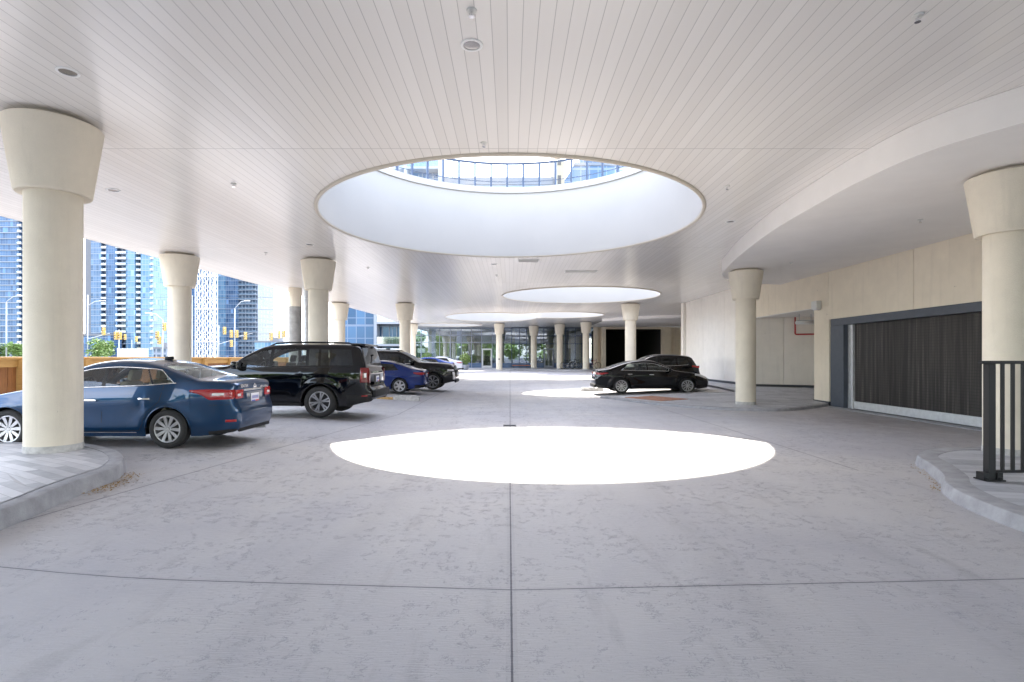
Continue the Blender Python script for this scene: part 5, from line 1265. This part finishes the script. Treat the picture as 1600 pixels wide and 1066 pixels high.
def suv_front(c):
    L = c.L
    c.patch('headlight', M['clearlens'], .04, .32, .90, lambda q: .98+.03*q, .016, 8, 4)
    c.patch('daytime_lamp', M['clearlens'], .02, .10, .50, .86, .018, 4, 8)
    m = MB(); m.rbox((c.sx(-.01, .80), 0, .80), (.06, 1.02, .38), .04); gr = m.build('grille', M['black'], c.root, smooth=True, angle=40)
    m = MB()
    for k in range(6): m.rbox((c.sx(-.035, .66+k*.055), 0, .66+k*.055), (.02, .98, .014), .005)
    m.build('grille_bar', M['chrome'], gr)
    m = MB(); m.tube([(c.sx(-.03, .98), -.52, .99), (c.sx(-.03, .98), .52, .99), (c.sx(-.03, .6), .42, .61), (c.sx(-.03, .6), -.42, .61)], .018, 8, closed=True); m.build('grille_surround', M['chrome'], c.root)
    m = MB(); m.rbox((c.sx(0, .4), 0, .42), (.10, 1.5, .16), .04); m.build('front_bumper', M['blackplastic'], c.root, smooth=True, angle=40)
    for sg in (1, -1):
        m = MB(); pts = [(L/2-q, sg*.62, c.top(q)-.012+(.03 if 2.8 < q < 4.8 else -.03)) for q in (2.65,2.85,3.2,3.7,4.2,4.75,4.9)]; m.tube(pts, .02, 8); m.build('roof_rail', M['black'], c.root, smooth=True)
        m = MB(); m.rbox((L/2-2.55, sg*.99, .36), (2.2, .16, .05), .02); m.build('running_board', M['blackplastic'], c.root)
    c.patch('window_trim', M['chrome'], 1.95, 4.96, lambda q: c.belt(q)-.012, lambda q: c.belt(q)+.004, .008, 30, 1)
    c.patch('tail_light', M['redlens'], L-.16, L-.02, .95, 1.5 if False else 1.16, .018, 6, 8)
suv2 = dict(suv); suv2.update(spokes=(7,.028,.026,0,.13), rim_ratio=.72, side_windows=[(1.93,2.80,M['cargl_dark']), (2.72,3.62,M['cargl_dark']), (3.82,4.06,M['cargl_dark']), (4.13,4.96,M['cargl_dark'])], arch_mat=black)
sC = place(-2.70-5.35/2, 27.2, suv2, 'parked_suv', 'second black SUV with its chrome grille facing the driveway behind the navy sedan', 'SUV', 0, 'parked cars')
suv_front(sC)

# smaller fastback saloon used for the navy sedan, the black saloon and the far cars
def saloon(pnt, **k):
    d = dict(L=4.66, sill=.19, wheel_r=.325, arch=.372, axles=(.93, 3.68), tyre_w=.22, rim_ratio=.72, paint=pnt, glass=M['cargl_dark'],
    top=[(0,.64),(.06,.72),(.3,.82),(.8,.91),(1.2,.965),(1.4,1.0),(1.52,1.06),(1.85,1.24),(2.15,1.37),(2.45,1.43),(2.75,1.44),(3.1,1.41),(3.45,1.335),(3.8,1.225),(4.1,1.12),(4.3,1.065),(4.5,1.04),(4.60,1.02),(4.66,.97)],
    belt=[(0,.58),(.25,.72),(.8,.86),(1.4,.925),(2.4,.95),(3.3,.965),(3.9,.985),(4.3,.975),(4.55,.93),(4.66,.88)],
    W=[(0,.58),(.08,.71),(.25,.81),(.6,.875),(1.2,.895),(2.3,.895),(3.4,.895),(3.95,.88),(4.3,.835),(4.52,.77),(4.66,.66)],
    g=G_SEDAN, lean=[(0,0),(1.35,0),(1.7,.10),(2.4,.05),(2.7,-.02),(3.2,-.14),(3.66,-.36),(3.9,-.38),(4.12,-.14),(4.35,0),(4.66,0)],
    windshield=(1.44, 2.12), rear_window=(3.74, 4.14), crown=.055, tumble=.38, bow=.07,
    side_windows=[(1.60,2.56,M['cargl_dark']), (2.62,3.60,M['cargl_dark'])], black_pillars=[(2.56,2.62)],
    rear_bulge=[(.2,-.02),(.35,.04),(.6,.05),(.75,.0),(1.0,.02)], front_bulge=[(.2,0),(.5,.05),(.8,-.05)], re=.08,
    seams=[[(1.44,.36),(1.42,.6),(1.44,None)], [(2.56,.30),(2.58,None)], [(3.26,.46),(3.34,.62),(3.54,None)], [(1.44,.29),(2.56,.27),(3.2,.30),(3.26,.46)]],
    handles=[(2.42,.80),(3.32,.82)], mirror=(1.70,.96), spokes=(5,.05,.03,0,.2), seats=(2.35,3.15), seat_z=.42, end_rise=.05)
    d.update(k); return d
def sedan_details(c, tl=(4.22, 4.64, .80, .90), plate=True, front=True):
    L = c.L
    c.patch('tail_light', M['redlens'], tl[0], tl[1], lambda q: tl[2]-.0*q+.05*S((4.45-q)/.25), tl[3], .014, 12, 5)
    for sg in (1, -1): c.box_part('tail_light', M['redlens'], L+.004, sg*.52, (tl[2]+tl[3])/2, (.02, .22, tl[3]-tl[2]-.01), .012)
    if plate: c.rear_plate(.76 if plate is True else plate)
    m = MB(); m.rbox((c.sx(L+.012, .34), 0, .31), (.09, 1.25, .14), .035); m.build('bumper_skirt', M['blackplastic'], c.root, smooth=True, angle=50)
    c.patch('bumper_skirt', M['blackplastic'], L-.4, L, lambda q: c.zlow(q)+.002, .36, .010, 10, 4)
    c.patch('headlight', M['clearlens'], .10, .62, lambda q: .60+.16*S(q/.6), lambda q: .69+.15*S(q/.6), .013, 14, 4)
    m = MB(); m.rbox((c.sx(-.0, .48), 0, .50), (.05, .95, .24), .03); m.build('grille', M['black'], c.root)
navy = paint('navy_blue', (.005,.022,.14), .5)
sD = place(-4.70-3.68+4.66/2, 24.25, saloon(navy, spokes=(6,.075,.085,0), axles=(.95,3.62)), 'parked_car', 'navy blue sedan parked between the two big black SUVs', 'car', PI, 'parked cars'); sedan_details(sD)
sE_spec = saloon(black, axles=(.93,3.66), spokes=(10,.022,.020,0,.11), rim_ratio=.74, glass=M['cargl'], side_windows=[(1.60,2.56,M['cargl']), (2.62,3.66,M['cargl'])], chrome_belt=(1.58,3.68,M['chrome']), chrome_top=(1.70,3.66,M['chrome']), chrome_end=True, handle_mat=M['chrome'])
sE = place(6.30, 24.75, sE_spec, 'parked_car', 'black coupe like saloon parked alone on the right facing the beige wall', 'car', 0, 'parked cars'); sedan_details(sE, (4.20, 4.64, .80, .885))
sE.root.scale = (1.06, 1.03, 1.03)
cs = dict(saloon(black)); 
compact = saloon(black, L=4.60, wheel_r=.355, arch=.405, sill=.24,
    top=[(0,.80),(.06,.88),(.3,.98),(.8,1.06),(1.15,1.09),(1.3,1.14),(1.7,1.42),(2.0,1.58),(2.3,1.655),(2.7,1.69),(3.3,1.68),(3.9,1.63),(4.15,1.58),(4.22,1.52),(4.36,1.28),(4.45,1.10),(4.53,1.05),(4.60,1.0)],
    belt=[(0,.72),(.25,.86),(.8,.97),(1.3,1.01),(2.4,1.05),(3.4,1.09),(4.1,1.13),(4.4,1.08),(4.6,.95)],
    W=[(0,.62),(.08,.76),(.25,.85),(.6,.90),(1.2,.915),(2.4,.92),(3.5,.915),(4.0,.895),(4.35,.85),(4.52,.80),(4.60,.72)],
    axles=(.93,3.59), lean=[(0,0),(1.2,0),(1.55,.12),(2.2,.06),(2.8,0),(3.6,-.05),(4.0,-.12),(4.3,-.04),(4.6,0)], windshield=(1.32,2.02), rear_window=(4.25,4.44), side_windows=[(1.48,2.42,M['cargl_dark']),(2.48,3.36,M['cargl_dark']),(3.44,4.02,M['cargl_dark'])], black_pillars=[(2.42,2.48)],
    seams=[[(1.40,.4),(1.4,None)],[(2.44,.36),(2.46,None)],[(3.2,.5),(3.40,None)]], handles=[(2.3,.92),(3.22,.95)], mirror=(1.6,1.08), seat_z=.6, tumble=.27, rear_bulge=[(.25,0),(.5,.06),(.7,.04),(.85,0),(1.1,.01)], chrome_belt=(1.5,4.0,M['chrome']))
sF = place(9.72-2.30, 28.6, compact, 'parked_suv', 'dark compact SUV parked behind the black saloon on the right', 'SUV', PI, 'parked cars'); sedan_details(sF, (4.16, 4.58, .98, 1.10), .86)
white = paint('pearl_white', (.62,.63,.66), .0); blue2 = paint('bright_blue', (.018,.07,.36), .3); dk = paint('charcoal_grey', (.02,.02,.025), .3)
sG = place(-4.95-2.33, 38.6, saloon(dk), 'parked_car', 'charcoal sedan just behind the SUV with the chrome grille', 'car', PI, 'parked cars'); sedan_details(sG)
sH = place(-4.55-2.33, 43.8, saloon(blue2), 'parked_car', 'bright blue sedan between the charcoal and the white sedan', 'car', PI, 'parked cars'); sedan_details(sH)
sI = place(-4.38-2.33, 49.8, saloon(white), 'parked_car', 'pearl white sedan farthest back in the row on the left', 'car', PI, 'parked cars'); sedan_details(sI)
